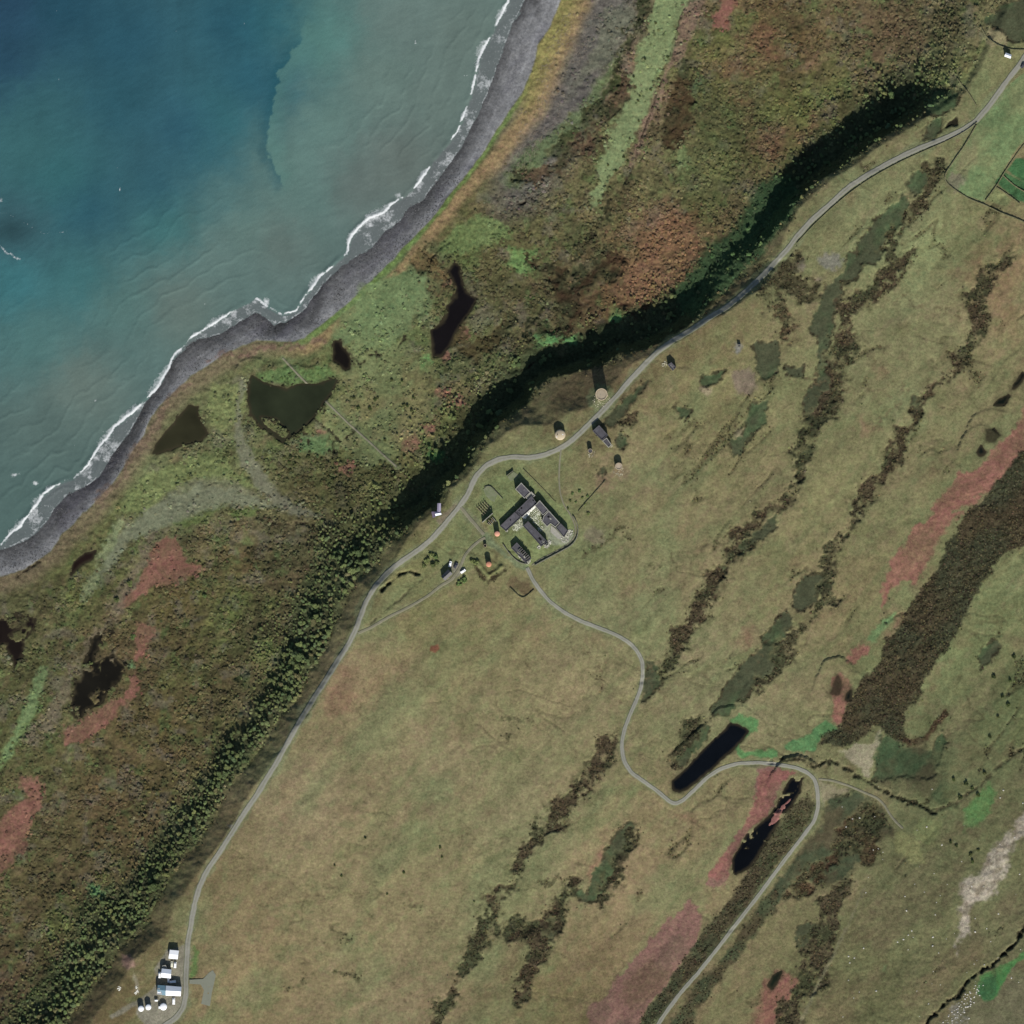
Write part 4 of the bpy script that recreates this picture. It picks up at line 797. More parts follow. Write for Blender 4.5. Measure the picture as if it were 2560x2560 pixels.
def crown_mesh(name, seed, rad, hgt, z0, lobes, leaves, m, flat=.8):
    r_ = random.Random(seed); V = []; F = []
    cen = []
    for i in range(lobes):
        a = r_.uniform(0, 6.28); d = r_.uniform(.2, .75)*rad*(i > 0); rr = rad*(r_.uniform(.38, .6) if i else .62)
        cen.append((d*math.cos(a), d*math.sin(a), z0+hgt*r_.uniform(.35, .75), rr))
    for cx, cy, cz, rr in cen:
        k = len(V)
        for p in IV1:
            j = r_.uniform(.68, 1.22); V.append((cx+p[0]*rr*j, cy+p[1]*rr*j, cz+p[2]*rr*flat*j))
        F += [(a+k, b_+k, c+k) for a, b_, c in IF1]
    for i in range(leaves):
        cx, cy, cz, rr = r_.choice(cen); th = r_.uniform(0, 6.28); ph_ = math.acos(r_.uniform(-.1, 1)); q_ = rr*r_.uniform(.85, 1.35)
        x = cx+q_*math.sin(ph_)*math.cos(th); y = cy+q_*math.sin(ph_)*math.sin(th); z = cz+q_*math.cos(ph_)*flat
        s_ = rad*r_.uniform(.09, .18); a = r_.uniform(0, 6.28); tz = r_.uniform(-.7, .7)*s_; k = len(V)
        dx, dy = math.cos(a)*s_, math.sin(a)*s_
        V += [(x-dx, y-dy, z-tz), (x+dy, y-dx, z+tz*.4), (x+dx, y+dy, z+tz), (x-dy, y+dx, z-tz*.3)]; F.append((k, k+1, k+2, k+3))
    me_ = bpy.data.meshes.new(name); me_.from_pydata(V, [], F); me_.update(); me_.materials.append(m); return me_
def trunk_mesh(name, seed, h):
    r_ = random.Random(seed); mb_ = MB(); prof = [(.22, -.6), (.16, 0), (.13, h*.3), (.09, h*.6), (.04, h*.85)]
    mb_.lathe(prof, 7)
    for i in range(4):
        a = r_.uniform(0, 6.28); z = h*r_.uniform(.35, .55); L = h*.35; k = len(mb_.v)
        dx, dy = math.cos(a), math.sin(a); w_ = .06
        for s_, q_ in ((0, w_), (1, .02)):
            for u, v_ in ((-1, 0), (0, 1), (1, 0), (0, -1)): mb_.v.append((dx*L*s_-dy*u*q_, dy*L*s_+dx*u*q_, z+L*.7*s_+v_*q_))
        mb_.f += [(k+i_, k+(i_+1) % 4, k+4+(i_+1) % 4, k+4+i_) for i_ in range(4)]
    me_ = bpy.data.meshes.new(name); me_.from_pydata(mb_.v, [], mb_.f); me_.update(); me_.materials.append(BARK); return me_
def rock_mesh(name, seed, m):
    r_ = random.Random(seed); V = [tuple(p*np.array([1, r_.uniform(.7, 1), .6])*r_.uniform(.7, 1.15)) for p in ico(0)[0]]
    me_ = bpy.data.meshes.new(name); me_.from_pydata(V, [], ico(0)[1]); me_.update(); me_.materials.append(m); return me_
TREE_CR = [crown_mesh('crown', 10+i, 2.2, 3.2, 1.6, 6, 120, LEAF) for i in range(5)]
TREE_TR = [trunk_mesh('trunk', 20+i, 4.2) for i in range(5)]
BUSH_M = [crown_mesh('bush', 40+i, 1.0, .5, -.15, 5, 40, LEAF, .65) for i in range(5)]
TUFT_M = [crown_mesh('tuft', 60+i, 1.0, .2, -.2, 3, 26, LEAF, .45) for i in range(4)]
ROCK_M = [rock_mesh('rock', 80+i, ROCKM) for i in range(4)]
def whole_tree(i):
    vs = [tuple(v_.co) for v_ in TREE_CR[i].vertices]; fs = [tuple(p.vertices) for p in TREE_CR[i].polygons]; k = len(vs)
    vs += [tuple(v_.co) for v_ in TREE_TR[i].vertices]; f2_ = [tuple(q_+k for q_ in p.vertices) for p in TREE_TR[i].polygons]
    me_ = bpy.data.meshes.new('whole_tree'); me_.from_pydata(vs, [], fs+f2_); me_.update(); me_.materials.append(LEAF); me_.materials.append(BARK)
    me_.polygons.foreach_set('material_index', [0]*len(fs)+[1]*len(f2_)); return me_
TREE_W = [whole_tree(i) for i in range(5)]

def scatter(name, label, cat, X, Y, Zo, rot, sc, tint, protos, kind='stuff'):
    colp = bpy.data.collections.new(name+'_models')
    for i, me_ in enumerate(protos): colp.objects.link(bpy.data.objects.new('%s_model' % name, me_))
    n_ = len(X); me_ = bpy.data.meshes.new(name); me_.vertices.add(n_)
    z = samp(HF, X, Y)+Zo
    me_.vertices.foreach_set('co', np.c_[wx(X), wy(Y), z].astype(np.float32).ravel())
    a = me_.attributes.new('scl', 'FLOAT_VECTOR', 'POINT'); a.data.foreach_set('vector', sc.astype(np.float32).ravel())
    a = me_.attributes.new('rotz', 'FLOAT_VECTOR', 'POINT'); a.data.foreach_set('vector', np.c_[np.zeros(n_), np.zeros(n_), rot].astype(np.float32).ravel())
    a = me_.attributes.new('pick', 'INT', 'POINT'); a.data.foreach_set('value', RNG.integers(0, len(protos), n_).astype(np.int32))
    set_col(me_, 'tint', tint)
    o = bpy.data.objects.new(name, me_); S.collection.objects.link(o); tag(o, label, cat, kind=kind)
    ng = bpy.data.node_groups.new(name, 'GeometryNodeTree')
    ng.interface.new_socket('Geometry', in_out='INPUT', socket_type='NodeSocketGeometry'); ng.interface.new_socket('Geometry', in_out='OUTPUT', socket_type='NodeSocketGeometry')
    gi = ng.nodes.new('NodeGroupInput'); go = ng.nodes.new('NodeGroupOutput'); ip = ng.nodes.new('GeometryNodeInstanceOnPoints'); ci = ng.nodes.new('GeometryNodeCollectionInfo')
    ci.inputs[0].default_value = colp; ci.inputs['Separate Children'].default_value = True; ci.inputs['Reset Children'].default_value = True
    def na(nm_, t_):
        q_ = ng.nodes.new('GeometryNodeInputNamedAttribute'); q_.data_type = t_; q_.inputs[0].default_value = nm_; return q_.outputs[0]
    ng.links.new(gi.outputs[0], ip.inputs['Points']); ng.links.new(ci.outputs[0], ip.inputs['Instance']); ip.inputs['Pick Instance'].default_value = True
    ng.links.new(na('pick', 'INT'), ip.inputs['Instance Index']); ng.links.new(na('scl', 'FLOAT_VECTOR'), ip.inputs['Scale']); ng.links.new(na('rotz', 'FLOAT_VECTOR'), ip.inputs['Rotation'])
    ng.links.new(ip.outputs[0], go.inputs[0])
    o.modifiers.new('scatter', 'NODES').node_group = ng
    return o
def cand(n_, x0=-20, x1=2580, y0=-20, y1=2580):
    return RNG.uniform(x0, x1, n_), RNG.uniform(y0, y1, n_)
ROADG = ROADD[i_in, i_in]; DL = d_lip[i_in, i_in]; DB = d_beach[i_in, i_in]; DSH = d_shore[i_in, i_in]; FORD = sd_poly(FOR1, GX[i_in, i_in]+W1[i_in, i_in]*14, GY[i_in, i_in]+W2[i_in, i_in]*14)
GULG = gul[i_in, i_in]; NORG = north[i_in, i_in]
BLD = []       # keep-clear discs (x, y, r)
for x, y, r_ in [(1330, 1300, 110), (1215, 1290, 40), (1503, 990, 22), (1400, 1088, 20), (1500, 1090, 32), (1546, 1165, 14), (1475, 1128, 10), (1675, 922, 16), (1096, 1277, 18), (1116, 1434, 18), (1243, 1334, 12), (1222, 1409, 24), (2516, 142, 16), (430, 2430, 60), (400, 2500, 60), (1847, 868, 9)]: BLD.append((x, y, r_))
def clear(X, Y):
    k = (samp(ROADG, X, Y) > 4)
    for x, y, r_ in BLD: k &= ((X-x)**2+(Y-y)**2) > r_*r_
    return k

# ---- woodland on the slope below the coast road: 300 single trees and the rest as one wood
X, Y = cand(110000)
k = (RNG.random(len(X)) < sstep(85, -70, samp(FORD, X, Y)+60*fbm(X, Y, 120, 3, 74))) & (samp(DL, X, Y) > .3) & (samp(FORD, X, Y) < 95) & clear(X, Y); X, Y = X[k], Y[k]
dgs = sd_poly(DGS, X, Y) < 0
dense = np.clip(1-samp(GULG, X, Y)*np.where(X > 1880, .6, .93), 0, 1)*(.55+.45*sstep(0, .4, fbm(X, Y, 60, 3, 70)+.35))
k = RNG.random(len(X)) < dense*np.where(dgs, .10, 1); X, Y = X[k], Y[k]
cell = {}; keep = []
for i in range(len(X)):
    key = (int(X[i]/10), int(Y[i]/10)); ok = True
    for a in (-1, 0, 1):
        for b_ in (-1, 0, 1):
            for j in cell.get((key[0]+a, key[1]+b_), ()):
                if (X[i]-X[j])**2+(Y[i]-Y[j])**2 < 5.4**2: ok = False; break
            if not ok: break
        if not ok: break
    if ok: cell.setdefault(key, []).append(i); keep.append(i)
X, Y = X[keep], Y[keep]; nT = len(X)
base_t = np.array([alb(c) for c in [(88, 98, 56), (68, 86, 48), (54, 72, 42), (98, 100, 56), (86, 74, 52), (60, 80, 54)]])
pk = RNG.choice(6, nT, p=[.22, .28, .26, .07, .07, .10]); tt = base_t[pk]*RNG.uniform(.75, 1.25, (nT, 1))
tt = (tt*.4+samp(CG, X+RNG.normal(0, 6, nT), Y+RNG.normal(0, 6, nT))*.6)*(1.95+.8*fbm(X, Y, 70, 3, 78))[:, None]
scT = RNG.uniform(.34, .66, nT)*(1+.35*sstep(30, 5, np.abs(samp(DL, X, Y))))*(1+.5*fbm(X, Y, 50, 3, 77))
order = np.argsort(-scT); big = order[:300]; rest = order[300:]
scT = scT*(.62+.38*sstep(20, -50, samp(FORD, X, Y)))
scT = scT*np.where(RNG.random(nT) < .12, 1.45, 1.0)*np.where(RNG.random(nT) < .25, .7, 1.0)
s3 = np.c_[scT, scT*RNG.uniform(.85, 1.15, nT), scT*RNG.uniform(.42, .72, nT)]
scatter('woodland', 'dense mixed scrubby wood covering the shaded slope below the coast road', 'woodland', X[rest], Y[rest], 0, RNG.uniform(0, 6.28, len(rest)), s3[rest], tt[rest], TREE_W)
treelab = {0: 'mottled olive green tree in the wood on the slope below the coast road', 1: 'mid green tree in the wood on the slope below the coast road', 2: 'dark green tree in the wood on the slope below the coast road', 3: 'yellowish tree in the wood on the slope below the coast road', 4: 'brown leaved tree in the wood on the slope below the coast road', 5: 'bluish green tree in the wood on the slope below the coast road'}
grp = {0: 'olive trees in the slope wood', 1: 'mid green trees in the slope wood', 2: 'dark green trees in the slope wood', 3: 'yellowish trees in the slope wood', 4: 'brown trees in the slope wood', 5: 'bluish trees in the slope wood'}
def where(x, y):
    if y > 2180: return 'near the white farm buildings'
    if y > 1850: return 'beside the long southern straight of the coast road'
    if y > 1560: return 'south of the track junction'
    if y > 1290: return 'opposite the cottage track'
    if x < 1230: return 'opposite the old station'
    if x < 1640: return 'beyond the round tower'
    return 'in the hollow towards the bright green field'
def place_tree(X_, Y_, sc, tint, lab, g_, idx, rz, name='tree', cat='tree'):
    z = float(samp(HF, X_, Y_)); e = empty(name, (wx(X_), wy(Y_), z), rz); e.scale = tuple(float(q_) for q_ in sc); tag(e, lab, cat, g_)
    for nm_, me_ in (('trunk', TREE_TR[idx]), ('crown', TREE_CR[idx])):
        o = bpy.data.objects.new(nm_, me_); S.collection.objects.link(o); o.parent = e
        if nm_ == 'crown': o['tint'] = [float(q_) for q_ in tint]
for i in big:
    wh = where(X[i], Y[i]); place_tree(X[i], Y[i], s3[i], tt[i], treelab[pk[i]].replace('on the slope below the coast road', wh), grp[pk[i]]+' '+wh, int(RNG.integers(0, 5)), RNG.uniform(0, 6.28))

# ---- scrub, heather and tussocks
X, Y = cand(330000); ds = samp(SG, X+RNG.normal(0, 5, len(X)), Y+RNG.normal(0, 5, len(X)))
cl1 = fbm(X, Y, 40, 4, 97); cl2 = fbm(X, Y, 16, 3, 98)
k = (RNG.random(len(X)) < ds*np.clip(.42+.9*cl1+.8*cl2, .04, 1)) & (samp(DB, X, Y) > 3) & clear(X, Y) & ((samp(FORD, X, Y) > -40) | (RNG.random(len(X)) < .5))
X, Y = X[k], Y[k]; cl1 = cl1[k]; cl2 = cl2[k]; c0 = samp(CG, X+RNG.normal(0, 7, len(X)), Y+RNG.normal(0, 7, len(X))); n_ = len(X); lo_ = samp(DL, X, Y) > 0
lum = (RNG.choice([.85, 1.05, 1.3, 1.6], n_, p=[.25, .3, .3, .15])*(1+.5*fbm(X, Y, 50, 3, 99)))[:, None]
c0 = c0*.85+c0.mean(1, keepdims=True)*.15*np.array([1.12, 1.05, .75]); hue = RNG.normal(0, .05, (n_, 3)); tint = np.clip(c0*lum*(1+hue), .003, .5)
sz = RNG.uniform(.45, 1.15, n_)*np.where(lo_, 1.15, .8)*(1+.5*np.clip(cl1, -.5, 1))
s3b = np.c_[sz, sz*RNG.uniform(.8, 1.2, n_), sz*RNG.uniform(.55, 1.1, n_)]
h = lo_
scatter('scrub', 'low mixed scrub and bracken carpeting the coastal lowland', 'scrub', X[h], Y[h], 0, RNG.uniform(0, 6.28, h.sum()), s3b[h], tint[h], BUSH_M)
X2, Y2 = cand(900000); k2 = (samp(DL, X2, Y2) < 0) & (samp(SG, X2+RNG.normal(0, 7, len(X2)), Y2+RNG.normal(0, 7, len(X2))) > .22); X2, Y2 = X2[k2], Y2[k2]
k2 = (RNG.random(len(X2)) < np.maximum(samp(SG, X2, Y2), .12)*1.3*np.clip(.6+.9*fbm(X2, Y2, 18, 3, 75), .05, 1)) & clear(X2, Y2); X2, Y2 = X2[k2], Y2[k2]; n2_ = len(X2); z2 = RNG.uniform(.3, .75, n2_)
c2 = (samp(CG, X2, Y2)*.5+.5*alb((66, 60, 42)))*RNG.choice([.55, .9, 1.5, 2.3], n2_, p=[.35, .3, .22, .13])[:, None]*(1+RNG.normal(0, .08, (n2_, 3)))
X, Y = X2, Y2; s3b = np.c_[z2, z2, z2*RNG.uniform(.7, 1.2, n2_)]; tint = np.clip(c2, .003, .4); h = np.ones(n2_, bool)
scatter('heather', 'dark heather and rushes in belts across the moor', 'heather', X[h], Y[h], 0, RNG.uniform(0, 6.28, h.sum()), s3b[h], tint[h], BUSH_M)
X, Y = cand(60000); k = (samp(DL, X, Y) < -3) & clear(X, Y) & (samp(SG, X, Y) < .3) & (RNG.random(len(X)) < .9*sstep(0, .5, fbm(X, Y, 90, 4, 71)))
X, Y = X[k], Y[k]; n_ = len(X); sz = RNG.uniform(.2, .5, n_)
scatter('tussock_grass', 'pale tussocky moor grass covering the plateau', 'grass', X, Y, 0, RNG.uniform(0, 6.28, n_), np.c_[sz, sz, sz*RNG.uniform(.3, .6, n_)], np.clip(samp(CG, X, Y)*RNG.uniform(.95, 1.2, (n_, 1))*(1+RNG.normal(0, .03, (n_, 3))), .004, .5), TUFT_M)
# ---- stones of the shingle beach, wrack and hillside boulders
X, Y = cand(160000, -20, 1420, -20, 1460); db = samp(DB, X, Y)
k = (db < -0.5) & (samp(DSH, X, Y) > -1.0) & (RNG.random(len(X)) < .25+.75*sstep(0, .4, fbm(X, Y, 60, 3, 13)+.1)) & (X < 1150)
X, Y = X[k], Y[k]; n_ = len(X); sz = RNG.uniform(.12, .5, n_)
g_ = RNG.choice([.35, .6, 1.0, 1.5], n_, p=[.35, .3, .25, .1])[:, None]
scatter('shingle', 'dark grey stones strewn along the shingle beach', 'stones', X, Y, 0, RNG.uniform(0, 6.28, n_), np.c_[sz, sz, sz*.8], alb((100, 99, 98))*g_, ROCK_M)
X, Y = cand(26000, 2080, 2580, 1960, 2580)
k = (RNG.random(len(X)) < .003+.25*sstep(30, 0, np.abs(dist_line(pl("2480,2400 2450,2330 2400,2440"), X, Y)))*(RNG.random(len(X)) < .05)+.25*sstep(22, 4, dist_line(pl("2440,2460 2400,2510 2350,2570"), X, Y)))
X, Y = X[k], Y[k]; n_ = len(X); sz = RNG.uniform(.2, .8, n_)
scatter('boulders', 'pale boulders scattered over the hillside and stream bed in the far corner', 'boulders', X, Y, .1, RNG.uniform(0, 6.28, n_), np.c_[sz, sz, sz*.8], np.tile(alb((190, 186, 176)), (n_, 1)), ROCK_M)
# driftwood above the beach
X, Y = cand(2600, 1290, 1560, 30, 420); k = (samp(DB, X, Y) > 6) & (samp(DB, X, Y) < 34) & (fbm(X, Y, 40, 3, 73) > -.05); X, Y = X[k], Y[k]; n_ = len(X)
DW = [MB().box((0, 0, 0), (1, .10, .10)).build('log_model', ROCKM).data]
for o in list(S.objects):
    if o.name.startswith('log_model'): bpy.data.objects.remove(o)
sz = RNG.uniform(.8, 3.0, n_)
scatter('driftwood', 'bleached driftwood lying in drifts behind the upper strand', 'driftwood', X, Y, .12, RNG.normal(1.0, .9, n_), np.c_[sz, np.full(n_, 1.2), np.full(n_, 1.2)], np.tile(alb((150, 138, 122)), (n_, 1)), DW)

# ---- single round bushes one can tell apart

bush_pts = {
 'round dark bush standing alone on the green marsh beside the causeway path': [(937, 998), (944, 994), (1033, 993), (1010, 1012), (1018, 1014), (1029, 1026), (925, 1022), (895, 1019), (884, 995), (1005, 952), (979, 950), (962, 1100), (980, 1180), (935, 1170)],
 'round dark bush in the row at the southern edge of the shingle drift': [(709, 1143), (724, 1142), (738, 1143), (748, 1144), (768, 1143), (770, 1142), (722, 1155), (735, 1160)],
 'small dark bush dotted over the pale green strip behind the dunes': [(1597, 300), (1595, 250), (1628, 222), (1648, 245), (1570, 400), (1560, 390), (1540, 425), (1612, 145), (1670, 140), (1640, 55), (1585, 190), (1600, 238), (1575, 345), (1520, 410)],
 'dark rounded bush on the pale grass below the scree hillside': [(2410, 1955), (2425, 1968), (2395, 1990), (2440, 1985), (2378, 1945), (2455, 1930), (2370, 2100), (2385, 2110), (2425, 2150), (2420, 2130), (2440, 2120), (2490, 1790), (2500, 1740), (2515, 1760), (2520, 1700), (2530, 1640), (2480, 1690), (2470, 1840)],
 'green clump in the scrub east of the roofless station buildings': [(1455, 1245), (1462, 1262), (1440, 1255), (1425, 1252), (1470, 1285), (1430, 1235), (1448, 1228), (1420, 1272), (1468, 1240)],
 'lone dark bush on the open moor west of the moor road': [(1101, 2116), (1105, 2140), (838, 2161), (1010, 2178), (1185, 2250), (855, 2187), (969, 2232), (915, 2092)],
 'broad green bush at the edge of the reedy pool': [(323, 1462), (290, 1500), (510, 1490), (330, 1595), (225, 1660)],
 'tree clump beside the hairpin of the track below the kilns': [(1078, 1386), (1090, 1392), (1070, 1400), (1092, 1405), (1060, 1412), (1083, 1412), (1180, 1402), (1190, 1406), (1160, 1450), (1148, 1458)]}
for lab, pts in bush_pts.items():
    g_ = lab.split(' in ')[0]+'es' if False else {'r': ''}.get('x', '')+('bushes '+' '.join(lab.split()[-5:]))
    for x, y in pts:
        big_ = 'tree clump' in lab or 'broad' in lab
        s_ = (random.uniform(1.2, 1.8) if not big_ else random.uniform(1.8, 2.6))*(.75 if 'clump in the scrub' in lab else .65 if 'lone dark' in lab else 1); z = float(samp(HF, x, y))
        e = bpy.data.objects.new('bush', random.choice(BUSH_M)); S.collection.objects.link(e); e.location = (wx(x), wy(y), z+.1); e.rotation_euler = (0, 0, random.uniform(0, 6.28)); e.scale = (s_, s_, s_*1.2)
        if 'strip' in lab: e.scale = (1.1, 1.1, 1.0)
        c_ = alb(random.choice([(64, 74, 40), (52, 60, 34), (74, 78, 46)])) if 'dark' in lab else alb(random.choice([(84, 100, 58), (96, 104, 62), (76, 84, 50)]))
        e['tint'] = [float(q_) for q_ in c_]; tag(e, lab, 'bush', g_)

# ---------------------------------------------------------------- buildings
def loc(pts, X0, Y0): return [((x-X0)*M_PX, (Y0-y)*M_PX) for x, y in pts]
def ccw(p):
    a = sum(p[i][0]*p[(i+1) % len(p)][1]-p[(i+1) % len(p)][0]*p[i][1] for i in range(len(p))); return p if a > 0 else p[::-1]
def openings(t, L, h, wallm, n_win=None, every=3.2):
    for i in range(len(L)):
        p, q_ = np.array(L[i]), np.array(L[(i+1) % len(L)]); ln = np.linalg.norm(q_-p)
        if ln < 3.5: continue
        e = (q_-p)/ln; rz = math.atan2(e[1], e[0]); nn = np.array([e[1], -e[0]]); k = int(ln/every)
        for j in range(k):
            c_ = p+e*(ln*(j+.5)/k)+nn*.03
            if j == k//2 and i % 2 == 0:
                o = MB().box((c_[0], c_[1], 1.0), (1.0, .12, 2.0), rz).build('door', BLACK, t)
            else:
                f = MB().box((c_[0], c_[1], h*.55), (1.15, .10, 1.25), rz).build('window', STONEW, t); MB().box((c_[0]+nn[0]*.04, c_[1]+nn[1]*.04, h*.55), (.95, .08, 1.05), rz).build('pane', BLACK, f)
def flat_building(name, pts, h, roofm, wallm, label, cat='building', group=None, rimm=None, hole=None, gable=0, rot_win=True, patches=()):
    X0 = sum(p[0] for p in pts)/len(pts); Y0 = sum(p[1] for p in pts)/len(pts)
    t = thing(name, X0, Y0, label, cat, group); L = ccw(loc(pts, X0, Y0))
    I = inset(L, .35)
    MB().ring(L, I, -2.0, h).build('wall', wallm, t)
    MB().prism(inset(L, .352), h-.75, h-.28).build('roof', roofm, t)
    if rimm: MB().ring(inset(L, -.06), inset(L, .42), h+.003, h+.16).build('parapet', rimm, t)
    rc = ccw(loc(pts, X0, Y0))
    for (px, py, sx, sy, rz, m_, nm_) in patches:
        MB().box(((px-X0)*M_PX, (Y0-py)*M_PX, h-.20), (sx*M_PX, sy*M_PX, .14), rz).build(nm_, m_, t)
    if rot_win: openings(t, L, h, wallm)
    return t, L, h

cg = 'roofless looking dark wings of the old station'
flat_building('station_wing', [(1250, 1315), (1287, 1280), (1302, 1294), (1265, 1328)], 3.2, SLATE, STONEW, 'long dark flat-roofed wing at the western end of the old station courtyard', group=cg, rimm=SLATE2,
              patches=[(1276, 1300, 3, 3, .7, BLACK, 'roof_hole')])
flat_building('station_wing', [(1289, 1279), (1329, 1240), (1342, 1259), (1304, 1293)], 3.4, SLATE2, STONEW, 'central dark grey wing behind the heap of white rubble', group=cg, rimm=SLATE,
              patches=[(1303, 1270, 4, 5, .7, BLACK, 'roof_hole'), (1298, 1276, 3, 2.5, .7, BLACK, 'roof_hole'), (1333, 1251, 3, 4, .7, BLACK, 'roof_hole')])
flat_building('station_wing', [(1303, 1207), (1326, 1231), (1311, 1246), (1288, 1223)], 4.2, SLATE, STONEW, 'northernmost dark wing of the old station', group=cg, rimm=CONC,
              patches=[(1310, 1225, 1.5, 1.5, 0, CONC, 'vent')])
flat_building('annexe', [(1328, 1229), (1338, 1239), (1324, 1251), (1314, 1245)], 2.6, CONC, STONEW, 'small pale-edged lean-to between the northern and central wings', rimm=CONC)
flat_building('station_wing', [(1349, 1251), (1371, 1276), (1357, 1288), (1337, 1264)], 3.6, SLATE, STONEW, 'dark square-cornered wing east of the white rubble', group=cg, rimm=CONC)
flat_building('station_wing', [(1372, 1277), (1399, 1307), (1388, 1318), (1376, 1309), (1367, 1317), (1355, 1303), (1359, 1290)], 3.6, SLATE2, STONEW, 'notched dark wing with a round hole in its stained roof', group=cg, rimm=CONC,
              patches=[(1371, 1292, 5, 4, .5, BLACK, 'roof_hole'), (1376, 1297, 5, 3, -.6, CONC, 'lichen_patch')])
flat_building('station_wing', [(1401, 1308), (1420, 1327), (1409, 1343), (1390, 1320)], 3.3, SLATE, STONEW, 'last dark wing at the south-eastern corner, its end fallen in', group=cg, rimm=SLATE2)
flat_building('station_wing', [(1320, 1303), (1367, 1353), (1353, 1366), (1308, 1315)], 3.2, SLATE2, STONEW, 'long narrow grey wing standing free in the middle of the courtyard', group=cg,
              rimm=SLATE2, patches=[(1331, 1326, 3, 6, .75, SLATE, 'dark_patch'), (1350, 1347, 5, 8, .75, BLACK, 'roof_hole'), (1358, 1354, 3, 6, .75, CONC, 'fallen_slab')])
flat_building('station_wing', [(1292, 1356), (1328, 1396), (1314, 1406), (1278, 1370)], 2.6, SLATE2, STONEW, 'collapsed grey southern wing half filled with rubble', group=cg,
              rimm=SLATE, patches=[(1300, 1374, 4, 9, .75, CONC, 'fallen_slab'), (1305, 1380, 4, 11, .75, BLACK, 'roof_hole'), (1312, 1392, 6, 5, .4, CONC, 'fallen_slab'), (1296, 1382, 3, 8, .75, STONEW, 'fallen_slab')])
flat_building('bunker', [(1497, 1064), (1519, 1088), (1504, 1102), (1481, 1078)], 3.3, SLATE2, STONEW, 'larger grey flat-roofed block beside the coast road between the kilns', rimm=SLATE, patches=[(1490, 1090, 2, 3, .7, BLACK, 'vent')])
flat_building('bunker', [(1516, 1095), (1528, 1112), (1521, 1120), (1505, 1103)], 2.4, SLATE2, STONEW, 'smaller lower grey block adjoining the roadside block', rimm=CONC)
flat_building('hut', [(1677, 907), (1689, 919), (1681, 928), (1668, 913)], 3.2, SLATE, RENDERW, 'little dark-roofed hut with three roof lights by the road bend', 'hut', rimm=SLATE2,
              patches=[(1676, 914, 2, 2, .7, CONC, 'roof_light'), (1679, 918, 2, 2, .7, CONC, 'roof_light'), (1682, 923, 2.5, 2, .7, CONC, 'roof_light')])
flat_building('shed', [(1842, 862), (1850, 862), (1851, 868), (1843, 869)], 2.2, SLATE, STONEW, 'tiny black shed standing on bare grey ground far up the slope', 'shed')
def gabled(name, pts, h, rh, mats_, wallm, label, cat, ridge=0, group=None, chim=False, over=.25, wins=True):
    """pts: four corners; ridge 0 = parallel with side 0-1"""
    X0 = sum(p[0] for p in pts)/4; Y0 = sum(p[1] for p in pts)/4; t = thing(name, X0, Y0, label, cat, group)
    L = loc(pts, X0, Y0)
    if ridge: L = L[1:]+L[:1]
    L = [np.array(p) for p in L]; MB().ring(ccw([tuple(p) for p in L]), inset(ccw([tuple(p) for p in L]), .25), -2, h).build('wall', wallm, t)
    a, b_, c, d = L; m1, m2 = (a+d)/2, (b_+c)/2; z = h+rh
    e = (m2-m1)/np.linalg.norm(m2-m1)*over
    for nm_, (p, q_), m_ in (('roof_slope', (a, b_), mats_[0]), ('roof_slope', (c, d), mats_[1])):
        r1, r2 = (m1, m2) if nm_ and p is a else (m2, m1); ee = e if p is a else -e
        o_ = (p-r1)/np.linalg.norm(p-r1)*over
        P_ = [p-ee+o_, q_+ee+o_, r2+ee, r1-ee]; dz = rh*over/np.linalg.norm(p-r1); zs = [h-dz, h-dz, z, z]
        V = [(x[0], x[1], zz+.02) for x, zz in zip(P_, zs)]+[(x[0], x[1], zz+.14) for x, zz in zip(P_, zs)]
        F = [(3, 2, 1, 0), (4, 5, 6, 7)]+[(i, (i+1) % 4, 4+(i+1) % 4, 4+i) for i in range(4)]
        s_ = mesh_obj('roof_slope', V, F, m_, t)
    for p, q_, r_ in ((a, d, m1), (b_, c, m2)):
        mesh_obj('gable', [(p[0], p[1], h), (q_[0], q_[1], h), (r_[0], r_[1], z)], [(0, 1, 2)], wallm, t)
    if chim: MB().box((m1[0]*.8+m2[0]*.2, m1[1]*.8+m2[1]*.2, z+.3), (.6, .6, 1.2)).build('chimney', STONEW, t)
    if wins: openings(t, ccw([tuple(p) for p in L]), h, wallm)
    return t
gabled('cottage', [(1104, 1441), (1121, 1424), (1131, 1434), (1113, 1450)], 2.8, 1.4, (HOUSER, HOUSER), RENDERW, 'grey slated cottage with a white south wall at the end of the track', 'house', chim=True)
gabled('roadside_house', [(1095, 1259), (1102, 1259), (1102, 1279), (1094, 1279)], 3.0, .9, (LILAC, LILAC), RENDERW, 'northern arm of the lilac-roofed house beside the coast road', 'house', ridge=1)
gabled('house_annexe', [(1088, 1280), (1102, 1279), (1103, 1286), (1090, 1289)], 2.6, .7, (LILAC, WHITEG), RENDERW, 'pale southern arm of the lilac-roofed house', 'house')
gabled('lean_to', [(1080, 1280), (1087, 1280), (1090, 1291), (1083, 1294)], 2.4, .5, (PURP, PURP), RENDERW, 'dark purple roofed lean-to at the back of the lilac-roofed house', 'outbuilding', ridge=1)
gabled('white_hut', [(2511, 136), (2524, 141), (2522, 149), (2508, 144)], 3.2, .5, (WHITEG, WHITE), RENDERW, 'bright white-roofed hut on gravel beside the road at the far corner', 'hut')
gabled('farm_shed', [(428, 2372), (449, 2374), (446, 2394), (425, 2392)], 3.4, .5, (WHITE, WHITE), RENDERW, 'square shed with an all white roof, northernmost in the farmyard', 'shed')
gabled('farm_shed', [(408, 2418.5), (430.5, 2421), (429, 2441.5), (406, 2439)], 3.6, .8, (WHITEG, WHITE), RENDERW, 'shed with one pale blue-grey and one white roof slope, middle of the farmyard', 'shed')
